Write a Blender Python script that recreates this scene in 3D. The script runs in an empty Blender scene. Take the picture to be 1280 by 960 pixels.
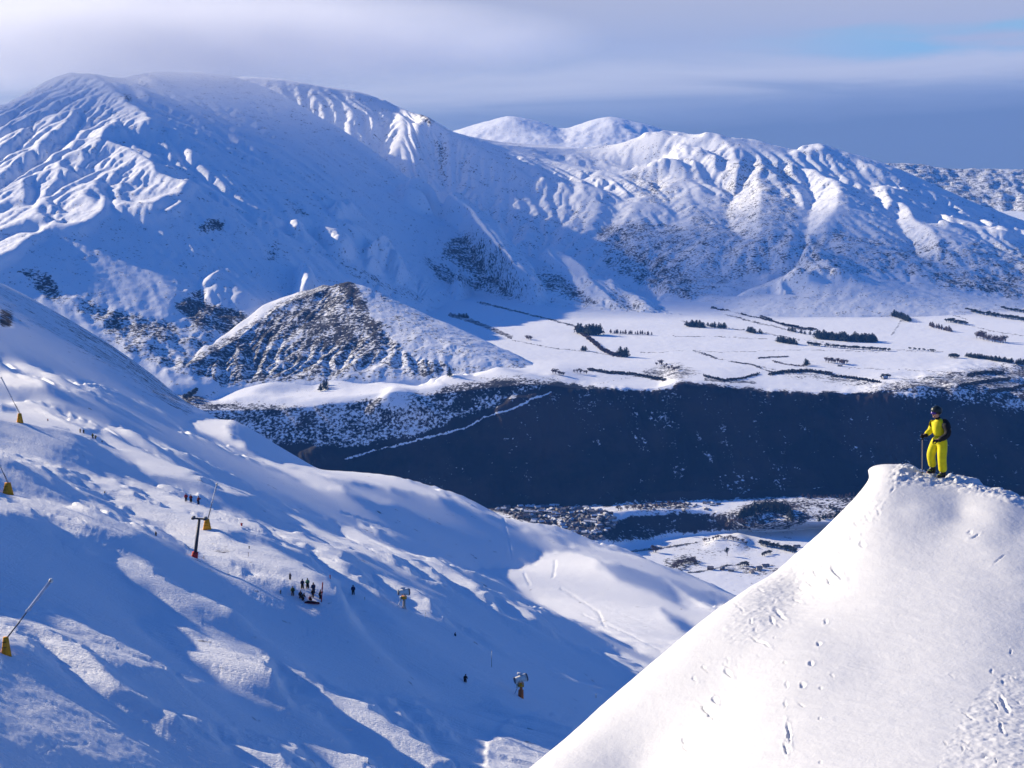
import bpy, bmesh, math, random
import numpy as np
from mathutils import Vector, Matrix, Euler

R = math.radians
F = 2388.0            # focal length in pixels of the 1280 px wide photograph
PITCH = math.atan(330 / F)
CAMZ = 1150.0
SUN_EL, SUN_BACK = 20.0, 32.0      # sun height; how far behind the "pure left" direction it stands
scene = bpy.context.scene
col = scene.collection

# ------------------------------------------------------------------ camera
cam_d = bpy.data.cameras.new('camera')
cam = bpy.data.objects.new('camera', cam_d)
col.objects.link(cam)
cam.location = (0, 0, CAMZ)
cam.rotation_euler = (math.pi / 2 - PITCH, 0, 0)
cam_d.sensor_width = 36
cam_d.lens = 36 * F / 1280
cam_d.clip_start = 0.5
cam_d.clip_end = 200000
scene.camera = cam

# ------------------------------------------------------------------ sky, sun, exposure
world = bpy.data.worlds.new('World')
scene.world = world
world.use_nodes = True
wn, wl = world.node_tree.nodes, world.node_tree.links
wn.clear()


def N(nodes, kind, **kw):
    n = nodes.new(kind)
    ins = kw.pop('ins', {})
    for k, v in kw.items():
        setattr(n, k, v)
    for k, v in ins.items():
        n.inputs[k].default_value = v
    return n


def ramp(nodes, pts, interp='LINEAR'):
    n = nodes.new('ShaderNodeValToRGB')
    cr = n.color_ramp
    cr.interpolation = interp
    while len(cr.elements) > 1:
        cr.elements.remove(cr.elements[-1])
    for i, (p, c) in enumerate(pts):
        e = cr.elements[0] if i == 0 else cr.elements.new(p)
        e.position = p
        c = (c, c, c) if isinstance(c, (int, float)) else c
        e.color = (*c, 1)
    return n


def lin(r, g, b):
    f = lambda c: (c / 255 / 12.92) if c <= 10 else ((c / 255 + .055) / 1.055) ** 2.4
    return (f(r), f(g), f(b))


EXPO = 0.60
SKY_K = 0.10
sky = N(wn, 'ShaderNodeTexSky', sky_type='NISHITA', sun_disc=False)
sky.sun_elevation = R(SUN_EL)
sky.sun_rotation = R(-(90 - SUN_BACK))
sky.altitude = 1500
sky.air_density = 1.0
sky.dust_density = 0.2
sky.ozone_density = 4.0
# a clear high winter sky is a deep blue; above the cloud band the Nishita colour is pushed that way
hsv = N(wn, 'ShaderNodeHueSaturation', ins={'Hue': .514, 'Saturation': 1.22, 'Value': 1.15})
wl.new(sky.outputs[0], hsv.inputs['Color'])
tc = N(wn, 'ShaderNodeTexCoord')
sep = N(wn, 'ShaderNodeSeparateXYZ')
wl.new(tc.outputs['Generated'], sep.inputs[0])
# streaky high cloud layered by elevation
mp = N(wn, 'ShaderNodeMapping')
mp.inputs['Scale'].default_value = (3.0, 3.0, 26.0)
wl.new(tc.outputs['Generated'], mp.inputs[0])
nz = N(wn, 'ShaderNodeTexNoise', ins={'Scale': 2.2, 'Detail': 7.0, 'Roughness': .55, 'Distortion': .7})
wl.new(mp.outputs[0], nz.inputs['Vector'])
a1 = N(wn, 'ShaderNodeMath', operation='MULTIPLY_ADD', ins={1: .026, 2: -.013})
wl.new(nz.outputs[0], a1.inputs[0])
a2 = N(wn, 'ShaderNodeMath', operation='ADD')
wl.new(sep.outputs[2], a2.inputs[0])
wl.new(a1.outputs[0], a2.inputs[1])
# x tilts the cloud deck: darker bank rises to the right
a3 = N(wn, 'ShaderNodeMath', operation='MULTIPLY_ADD', ins={1: -.045})
wl.new(sep.outputs[0], a3.inputs[0])
wl.new(a2.outputs[0], a3.inputs[2])
mr = N(wn, 'ShaderNodeMapRange', ins={'From Min': -.04, 'From Max': .16})
wl.new(a3.outputs[0], mr.inputs[0])
cl = ramp(wn, [(.00, lin(112, 130, 166)), (.15, lin(116, 134, 170)), (.205, lin(136, 152, 186)), (.235, lin(154, 167, 196)),
               (.268, lin(186, 192, 212)), (.30, lin(198, 202, 219)), (.335, lin(182, 190, 212)),
               (.38, lin(176, 185, 211)), (.50, lin(184, 189, 212)), (1.0, lin(150, 165, 205))])
wl.new(mr.outputs[0], cl.inputs[0])
# pale turquoise gap in the cloud towards the right
gx = N(wn, 'ShaderNodeMapRange', ins={'From Min': .10, 'From Max': .24})
wl.new(sep.outputs[0], gx.inputs[0])
gz = ramp(wn, [(.30, 0), (.345, 1), (.365, 1), (.41, 0)], 'EASE')
wl.new(mr.outputs[0], gz.inputs[0])
nz2 = N(wn, 'ShaderNodeTexNoise', ins={'Scale': 3.0, 'Detail': 5.0})
wl.new(mp.outputs[0], nz2.inputs['Vector'])
nr = ramp(wn, [(.36, 0), (.56, 1)])
wl.new(nz2.outputs[0], nr.inputs[0])
g1 = N(wn, 'ShaderNodeMath', operation='MULTIPLY')
wl.new(gx.outputs[0], g1.inputs[0]); wl.new(gz.outputs[0], g1.inputs[1])
g2 = N(wn, 'ShaderNodeMath', operation='MULTIPLY')
wl.new(g1.outputs[0], g2.inputs[0]); wl.new(nr.outputs[0], g2.inputs[1])
mx = N(wn, 'ShaderNodeMixRGB', ins={'Color2': (*lin(138, 192, 226), 1)})
wl.new(g2.outputs[0], mx.inputs[0]); wl.new(cl.outputs[0], mx.inputs[1])
kk = N(wn, 'ShaderNodeMixRGB', blend_type='MULTIPLY', ins={0: 1.0, 'Color2': (1 / SKY_K / 2 ** EXPO,) * 3 + (1,)})
wl.new(mx.outputs[0], kk.inputs[1])
up = N(wn, 'ShaderNodeMapRange', interpolation_type='SMOOTHSTEP', ins={'From Min': .10, 'From Max': .22})
wl.new(sep.outputs[2], up.inputs[0])
fin = N(wn, 'ShaderNodeMixRGB')
wl.new(up.outputs[0], fin.inputs[0]); wl.new(kk.outputs[0], fin.inputs[1]); wl.new(hsv.outputs[0], fin.inputs[2])
bg = N(wn, 'ShaderNodeBackground', ins={'Strength': SKY_K})
wl.new(fin.outputs[0], bg.inputs[0])
wo = N(wn, 'ShaderNodeOutputWorld')
wl.new(bg.outputs[0], wo.inputs[0])

sun_d = bpy.data.lights.new('sun', 'SUN')
sun_d.energy = 5.0
sun_d.angle = R(0.5)
sun_d.color = (1.0, .85, .60)
sun = bpy.data.objects.new('sun', sun_d)
col.objects.link(sun)
ce, se = math.cos(R(SUN_EL)), math.sin(R(SUN_EL))
LX, LY = math.cos(R(SUN_BACK)), -math.sin(R(SUN_BACK))      # horizontal travel direction of the light
TO_SUN = Vector((-LX * ce, -LY * ce, se))
sun.rotation_euler = TO_SUN.to_track_quat('Z', 'Y').to_euler()
sun.location = (-400, 300, CAMZ + 400)

scene.view_settings.view_transform = 'Standard'
scene.view_settings.look = 'None'
scene.view_settings.exposure = EXPO
scene.view_settings.gamma = 1
scene.cycles.use_denoising = True
scene.cycles.max_bounces = 5
scene.cycles.diffuse_bounces = 3
scene.cycles.volume_bounces = 3
scene.cycles.use_adaptive_sampling = True
scene.cycles.adaptive_threshold = 0.02

# ------------------------------------------------------------------ numeric helpers
cp, sp_ = math.cos(PITCH), math.sin(PITCH)


def unproj(u, v, r):
    """pixel (of the 1280x960 photograph) at forward distance r -> world point"""
    xc = (u - 640) / F
    yc = -(v - 480) / F
    y = cp + yc * sp_
    z = -sp_ + yc * cp
    return xc / y * r, r * np.ones_like(np.asarray(xc / y, float)), CAMZ + z / y * r


def r_for_z(v, z):
    yc = -(v - 480) / F
    return (z - CAMZ) / ((-sp_ + yc * cp) / (cp + yc * sp_))


def proj(x, y, z):
    dz = z - CAMZ
    dep = y * cp - dz * sp_
    return 640 + F * x / dep, 480 - F * (y * sp_ + dz * cp) / dep


def pchip(pts, q):
    p = sorted(pts)
    x = np.array([a[0] for a in p], float)
    out = []
    for k in range(1, len(p[0])):
        y = np.array([a[k] for a in p], float)
        h = np.diff(x); d = np.diff(y) / h
        m = np.zeros_like(y)
        if len(x) > 2:
            for i in range(1, len(x) - 1):
                if d[i - 1] * d[i] > 0:
                    w1, w2 = 2 * h[i] + h[i - 1], h[i] + 2 * h[i - 1]
                    m[i] = (w1 + w2) / (w1 / d[i - 1] + w2 / d[i])
        m[0], m[-1] = d[0], d[-1]
        qq = np.clip(q, x[0], x[-1])
        i = np.clip(np.searchsorted(x, qq, side='right') - 1, 0, len(x) - 2)
        t = (qq - x[i]) / h[i]
        out.append((2 * t**3 - 3 * t**2 + 1) * y[i] + (t**3 - 2 * t**2 + t) * h[i] * m[i]
                   + (-2 * t**3 + 3 * t**2) * y[i + 1] + (t**3 - t**2) * h[i] * m[i + 1])
    return out[0] if len(out) == 1 else out


def _hash(ix, iy, seed):
    h = (ix * 374761393 + iy * 668265263 + seed * 2147483647) & 0xffffffff
    h = ((h ^ (h >> 13)) * 1274126177) & 0xffffffff
    h = ((h ^ (h >> 16)) * 2246822519) & 0xffffffff
    return ((h ^ (h >> 15)) & 0xffffff) / float(0xffffff)


def vnoise(x, y, seed=0):
    ix = np.floor(x).astype(np.int64); iy = np.floor(y).astype(np.int64)
    fx = x - ix; fy = y - iy
    fx = fx * fx * fx * (fx * (fx * 6 - 15) + 10); fy = fy * fy * fy * (fy * (fy * 6 - 15) + 10)
    a = _hash(ix, iy, seed); b = _hash(ix + 1, iy, seed)
    c = _hash(ix, iy + 1, seed); d = _hash(ix + 1, iy + 1, seed)
    return (a * (1 - fx) + b * fx) * (1 - fy) + (c * (1 - fx) + d * fx) * fy


def fbm(x, y, octs=5, seed=0, gain=.5, ridged=False):
    s = 0; amp = 1; tot = 0
    for o in range(octs):
        n = vnoise(x, y, seed + o * 17)
        if ridged:
            n = 1 - abs(2 * n - 1)
        else:
            n = 2 * n - 1
        s = s + amp * n; tot += amp
        amp *= gain
        x, y = (x * 1.6 + y * 1.2) + 13.7, (y * 1.6 - x * 1.2) + 7.1
    return s / tot


def blur2(a, n, times=2):
    for _ in range(times):
        for ax in (0, 1):
            k = int(n)
            if k < 1:
                continue
            p = np.pad(a, [(k + 1, k) if i == ax else (0, 0) for i in (0, 1)], mode='edge')
            c = np.cumsum(p, axis=ax)
            if ax == 0:
                a = (c[2 * k + 1:] - c[:-2 * k - 1]) / (2 * k + 1)
            else:
                a = (c[:, 2 * k + 1:] - c[:, :-2 * k - 1]) / (2 * k + 1)
    return a


# ------------------------------------------------------------------ maps drawn over the photograph's frame
MU0, MV0, MW, MH = -400, 0, 2100, 1100          # covered pixel range


class Map:
    streaky = False

    def __init__(self, base=0.0):
        self.a = np.full((MH, MW), float(base), np.float32)

    def poly(self, pts, val=1.0, soft=1, jag=0.0, js=8.0, add=False):
        P = np.array(pts, float)
        m = 14 + soft * 3 + jag * 8
        x0, x1 = int(P[:, 0].min() - m - MU0), int(P[:, 0].max() + m - MU0)
        y0, y1 = int(P[:, 1].min() - m), int(P[:, 1].max() + m)
        x0, y0 = max(x0, 0), max(y0, 0); x1, y1 = min(x1, MW), min(y1, MH)
        X, Y = np.meshgrid(np.arange(x0, x1) + MU0 + .5, np.arange(y0, y1) + .5)
        if jag:
            if self.streaky:
                a_ = X * .914 + Y * .407; b_ = Y * .914 - X * .407
                d1 = jag * 9 * fbm(a_ / (js * 5), b_ / (js * .22), 4, 5, .6)
                d2 = jag * .7 * fbm(a_ / (js * 3), b_ / (js * .4), 3, 9)
                X, Y = X + d1 * .914 - d2 * .407, Y + d1 * .407 + d2 * .914
            else:
                X, Y = X + jag * fbm(X / js, Y / js, 3, 5), Y + jag * fbm(X / js, Y / js, 3, 9)
        ins = np.zeros(X.shape, bool)
        n = len(P)
        for i in range(n):
            ax, ay = P[i]; bx, by = P[(i + 1) % n]
            if ay == by:
                continue
            c = ((ay > Y) != (by > Y)) & (X < (bx - ax) * (Y - ay) / (by - ay) + ax)
            ins ^= c
        w = blur2(ins.astype(np.float32), soft)
        s = self.a[y0:y1, x0:x1]
        s[:] = s + w * val if add else s * (1 - w) + val * w
        return self

    def line(self, pts, width, val=1.0, soft=1, jag=0.0, js=8.0):
        pts = [p if len(p) == 3 else (*p, 1.0) for p in pts]
        L, Rr = [], []
        for i, (x, y, w) in enumerate(pts):
            a = pts[max(i - 1, 0)]; b = pts[min(i + 1, len(pts) - 1)]
            dx, dy = b[0] - a[0], b[1] - a[1]
            n = math.hypot(dx, dy) or 1
            ox, oy = -dy / n * width * w / 2, dx / n * width * w / 2
            L.append((x + ox, y + oy)); Rr.append((x - ox, y - oy))
        return self.poly(L + Rr[::-1], val, soft, jag, js)

    def __call__(self, u, v):
        x = np.clip(u - MU0 - .5, 0, MW - 1.001); y = np.clip(v - .5, 0, MH - 1.001)
        ix = x.astype(int); iy = y.astype(int); fx = x - ix; fy = y - iy
        a = self.a
        return ((a[iy, ix] * (1 - fx) + a[iy, ix + 1] * fx) * (1 - fy)
                + (a[iy + 1, ix] * (1 - fx) + a[iy + 1, ix + 1] * fx) * fy)


# ------------------------------------------------------------------ terrain sheets
class Sheet:
    """A height field on a fan-shaped grid: column = direction, row = distance."""

    def __init__(self, X, Y, Z):
        self.X, self.Y, self.Z = X, Y, Z          # shape (rows, cols)

    def jac(self):
        gi = lambda a: np.gradient(a, axis=1)
        gj = lambda a: np.gradient(a, axis=0)
        return gi(self.X), gj(self.X), gi(self.Y), gj(self.Y)

    def lightcoef(self):
        xi, xj, yi, yj = self.jac()
        det = xi * yj - xj * yi
        det = np.where(abs(det) < 1e-9, 1e-9, det)
        return (LX * yj - xj * LY) / det, (xi * LY - yi * LX) / det

    def relief(self, target, weight, L, smooth=.03, iters=60, passes=2, pin=None, base_only=False):
        """shape real relief so that its slope along the light follows target(u, v)"""
        if not base_only and min(self.X.shape) > 120:
            c = Sheet(self.X[::4, ::4], self.Y[::4, ::4], self.Z[::4, ::4])
            z0 = c.Z.copy()
            c.relief(target, weight, L, smooth, 120, passes, pin, True)
            d = c.Z - z0
            r, cc = self.X.shape
            fi = np.clip(np.arange(r) / 4, 0, d.shape[0] - 1.001); fj = np.clip(np.arange(cc) / 4, 0, d.shape[1] - 1.001)
            i0 = fi.astype(int); j0 = fj.astype(int); ti = (fi - i0)[:, None]; tj = (fj - j0)[None]
            h0 = ((d[i0][:, j0] * (1 - tj) + d[i0][:, j0 + 1] * tj) * (1 - ti) + (d[i0 + 1][:, j0] * (1 - tj) + d[i0 + 1][:, j0 + 1] * tj) * ti)
        else:
            h0 = 0
        base = self.Z.copy()
        h = np.zeros_like(base) + h0
        a, b = self.lightcoef()
        def Dx(q):
            o = np.zeros_like(q); o[:, :-1] = q[:, 1:] - q[:, :-1]; return o
        def DxT(q):
            o = np.zeros_like(q); o[:, 1:] += q[:, :-1]; o[:, :-1] -= q[:, :-1]; return o
        def Dy(q):
            o = np.zeros_like(q); o[:-1] = q[1:] - q[:-1]; return o
        def DyT(q):
            o = np.zeros_like(q); o[1:] += q[:-1]; o[:-1] -= q[:-1]; return o
        D = lambda q: a * Dx(q) + b * Dy(q)
        DT = lambda q: DxT(a * q) + DyT(b * q)
        for _ in range(passes if base_only else 1):
            u, v = proj(self.X, self.Y, base + h)
            T = target(u, v); W = weight(u, v)
            g = T - D(base)
            al = (1.0 / (L(self.Y) if callable(L) else L)) ** 2
            if pin is not None:
                al = al * (1 + pin(u, v))
            sm = smooth * (a * a + b * b).mean()
            A = lambda q: DT(W * D(q)) + al * q + sm * (DxT(Dx(q)) * .3 + DyT(Dy(q)) * .3)
            rhs = DT(W * g)
            M = W * (2 * a * a + 2 * b * b) + al + sm * 1.2
            x = h.copy(); r = rhs - A(x); z = r / M; p = z.copy(); rz = (r * z).sum()
            for _i in range(iters):
                Ap = A(p); alp = rz / (p * Ap).sum()
                x += alp * p; r -= alp * Ap; z = r / M
                rz2 = (r * z).sum(); p = z + (rz2 / rz) * p; rz = rz2
            h = x
        self.Z = base + h
        return self

    def shadow_height(self, reach, steps):
        """height below which each point lies in the shadow of the sheet itself"""
        ys = np.exp(np.linspace(math.log(self.Y.min()), math.log(self.Y.max()), self.X.shape[0]))
        us = self.X[0] / (self.Y[0] * cp - (self.Z[0] - CAMZ) * sp_)
        G = np.stack([np.interp(ys, self.Y[:, j], self.Z[:, j]) for j in range(self.X.shape[1])], 1)
        ly = np.log(ys); n, c = G.shape
        S = np.full(self.X.shape, -1e9)
        for k in range(1, steps + 1):
            d = reach * (k / steps) ** 1.6
            x = self.X - LX * d; y = self.Y - LY * d
            fi = (np.log(np.maximum(y, 1)) - ly[0]) / (ly[-1] - ly[0]) * (n - 1)
            zz = self.Z
            w = x / (y * cp - (zz - CAMZ) * sp_)
            fj = (w - us[0]) / (us[-1] - us[0]) * (c - 1)
            ok = (fi >= 0) & (fi < n - 1) & (fj >= 0) & (fj < c - 1)
            fi = np.clip(fi, 0, n - 1.001); fj = np.clip(fj, 0, c - 1.001)
            i0 = fi.astype(int); j0 = fj.astype(int); ti = fi - i0; tj = fj - j0
            g = ((G[i0, j0] * (1 - tj) + G[i0, j0 + 1] * tj) * (1 - ti) + (G[i0 + 1, j0] * (1 - tj) + G[i0 + 1, j0 + 1] * tj) * ti)
            S = np.maximum(S, np.where(ok, g - d * math.tan(R(SUN_EL)), -1e9))
        return S

    def lift(self, lit, reach, steps, most, soft=3, times=2, thr=.45, margin=.08):
        """raise the sunlit spurs until the sun really reaches them"""
        done = np.zeros_like(self.Z)
        for _ in range(times):
            u, v = self.uv()
            m = np.clip((lit(u, v) - thr) / .25, 0, 1) * visible(v)
            need = np.clip(self.shadow_height(reach, steps) - self.Z + margin * most, 0, np.maximum(most - done, 0)) * m
            add = blur2(need, soft, 2)
            done = done + add
            self.Z += add
        return self

    def erode(self, amount, iters=10, K=.30, mexp=.44, step=2, seed=0, rough=22.0, wide=22):
        """stream-power erosion on every step-th vertex: carves branching gullies and leaves sharp ribs"""
        X, Y, Z = (q[::step, ::step] for q in (self.X, self.Y, self.Z))
        R_, C_ = X.shape
        z = Z + rough * fbm(X / 260, Y / 260, 6, seed + 201, .6)
        z00 = z.copy()
        n = R_ * C_
        idx = np.arange(n).reshape(R_, C_)
        area0 = np.full(n, float(abs(np.gradient(X, axis=1) * np.gradient(Y, axis=0)).mean()))
        pad = lambda q, v_: np.pad(q, 1, constant_values=v_)
        Xp, Yp, Ip = pad(X, 1e9), pad(Y, 1e9), np.pad(idx, 1, constant_values=-1)
        sh = [(-1, 0), (1, 0), (0, -1), (0, 1), (-1, -1), (-1, 1), (1, -1), (1, 1)]
        dist = [np.hypot(Xp[1 + a:1 + a + R_, 1 + b:1 + b + C_] - X, Yp[1 + a:1 + a + R_, 1 + b:1 + b + C_] - Y) for a, b in sh]
        nb = [Ip[1 + a:1 + a + R_, 1 + b:1 + b + C_] for a, b in sh]
        for it in range(iters):
            zp = pad(z, 1e9)
            best = np.zeros((R_, C_)); rec = idx.copy(); rd = np.ones((R_, C_))
            for k, (a, b) in enumerate(sh):
                sl = (z - zp[1 + a:1 + a + R_, 1 + b:1 + b + C_]) / dist[k]
                m = sl > best
                best = np.where(m, sl, best); rec = np.where(m, nb[k], rec); rd = np.where(m, dist[k], rd)
            order = np.argsort(z, axis=None).tolist()
            rl = rec.ravel().tolist()
            A = area0.tolist()
            for i in reversed(order):
                r = rl[i]
                if r != i:
                    A[r] += A[i]
            Fk = (K * np.array(A) ** mexp / rd.ravel()).tolist()
            zl = z.ravel().tolist()
            for i in order:
                r = rl[i]
                if r != i:
                    q = Fk[i]
                    zl[i] = (zl[i] + q * zl[r]) / (1 + q)
            z = np.array(zl).reshape(R_, C_)
            z = z + .06 * (blur2(z, 1, 1) - z)
            z = z + blur2(z00 - z, wide, 2) * .5
        d = z - z00 + (z00 - Z) * .6
        d = d - blur2(d, wide // 2, 2)
        sd = d[R_ // 8:].std()
        d = 2.4 * np.tanh(d / sd / 2.4) * np.clip(.62 + 1.1 * fbm(X / 900 + seed, Y / 900, 3, seed + 7), .12, 1.4)
        r, cc = self.X.shape
        fi = np.clip(np.arange(r) / step, 0, R_ - 1.001); fj = np.clip(np.arange(cc) / step, 0, C_ - 1.001)
        i0 = fi.astype(int); j0 = fj.astype(int); ti = (fi - i0)[:, None]; tj = (fj - j0)[None]
        up = ((d[i0][:, j0] * (1 - tj) + d[i0][:, j0 + 1] * tj) * (1 - ti) + (d[i0 + 1][:, j0] * (1 - tj) + d[i0 + 1][:, j0 + 1] * tj) * ti)
        self.Z += up * amount
        return up

    def uv(self):
        return proj(self.X, self.Y, self.Z)

    def prep(self):
        self.U, self.V = self.uv()
        self.u0 = self.U[self.U.shape[0] // 2]
        return self

    def at(self, u, v):
        """world point of the surface that shows at pixel (u, v)"""
        j = int(np.clip(np.searchsorted(self.u0, u), 1, len(self.u0) - 1))
        c = self.V[:, j]
        k = np.where((c[:-1] >= v) & (c[1:] < v))[0]
        if len(k) == 0:
            k = int(np.argmin(abs(c - v))); k = min(k, len(c) - 2); t = 0
        else:
            k = int(k[0]); t = (c[k] - v) / max(c[k] - c[k + 1], 1e-6)
        y = self.Y[k, j] * (1 - t) + self.Y[k + 1, j] * t
        z = self.Z[k, j] * (1 - t) + self.Z[k + 1, j] * t
        x = (u - 640) / F * (y * cp - (z - CAMZ) * sp_)
        return Vector((x, y, z))

    def mesh(self, name, mat, attrs=None, label=None):
        r, c = self.X.shape
        co = np.stack([self.X, self.Y, self.Z], -1).reshape(-1, 3).astype(np.float32)
        idx = np.arange(r * c).reshape(r, c)
        q = np.stack([idx[:-1, :-1], idx[:-1, 1:], idx[1:, 1:], idx[1:, :-1]], -1).reshape(-1, 4)
        me = bpy.data.meshes.new(name)
        me.vertices.add(len(co)); me.vertices.foreach_set('co', co.ravel())
        me.loops.add(q.size); me.loops.foreach_set('vertex_index', q.ravel().astype(np.int32))
        me.polygons.add(len(q))
        me.polygons.foreach_set('loop_start', (np.arange(len(q)) * 4).astype(np.int32))
        me.polygons.foreach_set('loop_total', np.full(len(q), 4, np.int32))
        me.polygons.foreach_set('use_smooth', np.ones(len(q), bool))
        me.update(calc_edges=True)
        for k, a in (attrs or {}).items():
            at = me.attributes.new(k, 'FLOAT', 'POINT')
            at.data.foreach_set('value', np.ascontiguousarray(a, np.float32).ravel())
        me.materials.append(mat)
        o = bpy.data.objects.new(name, me)
        col.objects.link(o)
        o['kind'] = 'structure'
        return o


def curve_sheet(us, curves, rows, power=None):
    """curves: near-to-far list of (r(u), z(u)) arrays; rows: subdivisions between them"""
    rr, zz = [], []
    for k in range(len(curves) - 1):
        n = rows[k]
        t = np.linspace(0, 1, n, endpoint=(k == len(curves) - 2))[:, None]
        p = (power or {}).get(k, 1.0)
        r = np.exp(np.log(curves[k][0])[None] * (1 - t) + np.log(curves[k + 1][0])[None] * t)
        s = t ** p
        z = curves[k][1][None] * (1 - s) + curves[k + 1][1][None] * s
        rr.append(r); zz.append(z)
    r = np.vstack(rr); z = np.vstack(zz)
    yc = 0
    X = (us[None] - 640) / F * (r * cp - (z - CAMZ) * sp_)
    return Sheet(X, r, z)


def uvr(us, pts):
    """points (u, v, r) -> curve arrays"""
    v, r = pchip(pts, us)
    return r, unproj(us, v, r)[2]


def uvz(us, pts):
    """points (u, v, z): where that pixel row meets height z"""
    v, z = pchip(pts, us)
    return r_for_z(v, z), z


def tps(P, vals, lam=1e-6):
    P = np.array(P, float)
    d2 = ((P[:, None] - P[None]) ** 2).sum(-1)
    K = np.where(d2 > 0, d2 * np.log(np.maximum(d2, 1e-30)), 0)
    n = len(P)
    A = np.zeros((n + 3, n + 3))
    A[:n, :n] = K + lam * np.eye(n)
    A[:n, n] = 1; A[:n, n + 1:] = P; A[n, :n] = 1; A[n + 1:, :n] = P.T
    w = np.linalg.solve(A, np.concatenate([vals, [0, 0, 0]]))

    def f(X, Y):
        s = w[n] + w[n + 1] * X + w[n + 2] * Y
        for k in range(n):
            d = (X - P[k, 0]) ** 2 + (Y - P[k, 1]) ** 2
            s = s + w[k] * d * np.log(np.maximum(d, 1e-30))
        return s
    return f


# ------------------------------------------------------------------ materials
def new_mat(name):
    m = bpy.data.materials.new(name)
    m.use_nodes = True
    return m, m.node_tree.nodes, m.node_tree.links, m.node_tree.nodes['Principled BSDF']


def snow_land(name, snow=(.86, .88, .92), dark=((.03, .028, .035), (.075, .055, .05)), s1=.03, s2=.008,
              bump=1.0, bscale=.05, streak=None, contrast=.06, s3=None, iso=1.0):
    """snow cover broken by scrub, tussock and rock where the 'scrub' attribute is high"""
    m, n, l, p = new_mat(name)
    geo = N(n, 'ShaderNodeNewGeometry')
    att = N(n, 'ShaderNodeAttribute', attribute_name='scrub')
    n1 = N(n, 'ShaderNodeTexNoise', ins={'Scale': s1, 'Detail': 6.0, 'Roughness': .62})
    n2 = N(n, 'ShaderNodeTexNoise', ins={'Scale': s2, 'Detail': 4.0, 'Roughness': .6})
    l.new(geo.outputs['Position'], n1.inputs['Vector']); l.new(geo.outputs['Position'], n2.inputs['Vector'])
    av = N(n, 'ShaderNodeMath', operation='MULTIPLY_ADD', ins={1: .65})
    l.new(n1.outputs[0], av.inputs[0])
    a2 = N(n, 'ShaderNodeMath', operation='MULTIPLY', ins={1: .35})
    l.new(n2.outputs[0], a2.inputs[0]); l.new(a2.outputs[0], av.inputs[2])
    # threshold = 0.72 - 0.44 * scrub
    th = N(n, 'ShaderNodeMath', operation='MULTIPLY_ADD', ins={1: -.25, 2: .64})
    l.new(att.outputs['Fac'], th.inputs[0])
    sb = N(n, 'ShaderNodeMath', operation='SUBTRACT')
    l.new(av.outputs[0], sb.inputs[0]); l.new(th.outputs[0], sb.inputs[1])
    mr_ = N(n, 'ShaderNodeMapRange', ins={'From Min': -contrast * .35, 'From Max': contrast})
    l.new(sb.outputs[0], mr_.inputs[0])
    dk = N(n, 'ShaderNodeMixRGB', ins={'Color1': (*dark[0], 1), 'Color2': (*dark[1], 1)})
    n3 = N(n, 'ShaderNodeTexNoise', ins={'Scale': s3 or s2 * 1.7, 'Detail': 6.0, 'Roughness': .6})
    l.new(geo.outputs['Position'], n3.inputs['Vector'])
    r3 = ramp(n, [(.42, 0), (.62, 1)]); l.new(n3.outputs[0], r3.inputs[0]); l.new(r3.outputs[0], dk.inputs[0])
    mixc = N(n, 'ShaderNodeMixRGB', ins={'Color1': (*snow, 1)})
    l.new(mr_.outputs[0], mixc.inputs[0]); l.new(dk.outputs[0], mixc.inputs[2])
    l.new(mixc.outputs[0], p.inputs['Base Color'])
    p.inputs['Roughness'].default_value = .75
    p.inputs['Specular IOR Level'].default_value = .15
    if bump:
        nb = N(n, 'ShaderNodeTexNoise', ins={'Scale': bscale, 'Detail': 8.0, 'Roughness': .6})
        l.new(geo.outputs['Position'], nb.inputs['Vector'])
        hsum = N(n, 'ShaderNodeMath', operation='MULTIPLY_ADD', ins={1: .35})
        nbs = N(n, 'ShaderNodeMath', operation='MULTIPLY', ins={1: iso})
        l.new(nb.outputs[0], nbs.inputs[0])
        l.new(mr_.outputs[0], hsum.inputs[0]); l.new(nbs.outputs[0], hsum.inputs[2])
        if streak:
            mp_ = N(n, 'ShaderNodeMapping')
            mp_.inputs['Rotation'].default_value = (0, 0, streak[0])
            l.new(geo.outputs['Position'], mp_.inputs[0])
            mq_ = N(n, 'ShaderNodeMapping'); mq_.inputs['Scale'].default_value = (streak[1], streak[2], 0)
            l.new(mp_.outputs[0], mq_.inputs[0])
            ns = N(n, 'ShaderNodeTexNoise', ins={'Scale': 1.0, 'Detail': 6.0, 'Roughness': .65})
            l.new(mq_.outputs[0], ns.inputs['Vector'])
            hs2 = N(n, 'ShaderNodeMath', operation='MULTIPLY_ADD', ins={1: streak[3]})
            l.new(ns.outputs[0], hs2.inputs[0]); l.new(hsum.outputs[0], hs2.inputs[2]); hsum = hs2
        bp = N(n, 'ShaderNodeBump', ins={'Strength': 1.0, 'Distance': bump})
        l.new(hsum.outputs[0], bp.inputs['Height'])
        l.new(bp.outputs[0], p.inputs['Normal'])
    return m
TS = -math.tan(R(SUN_EL))


def visible(v):
    return (v <= np.minimum.accumulate(v, axis=0) + .3).astype(float)


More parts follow.
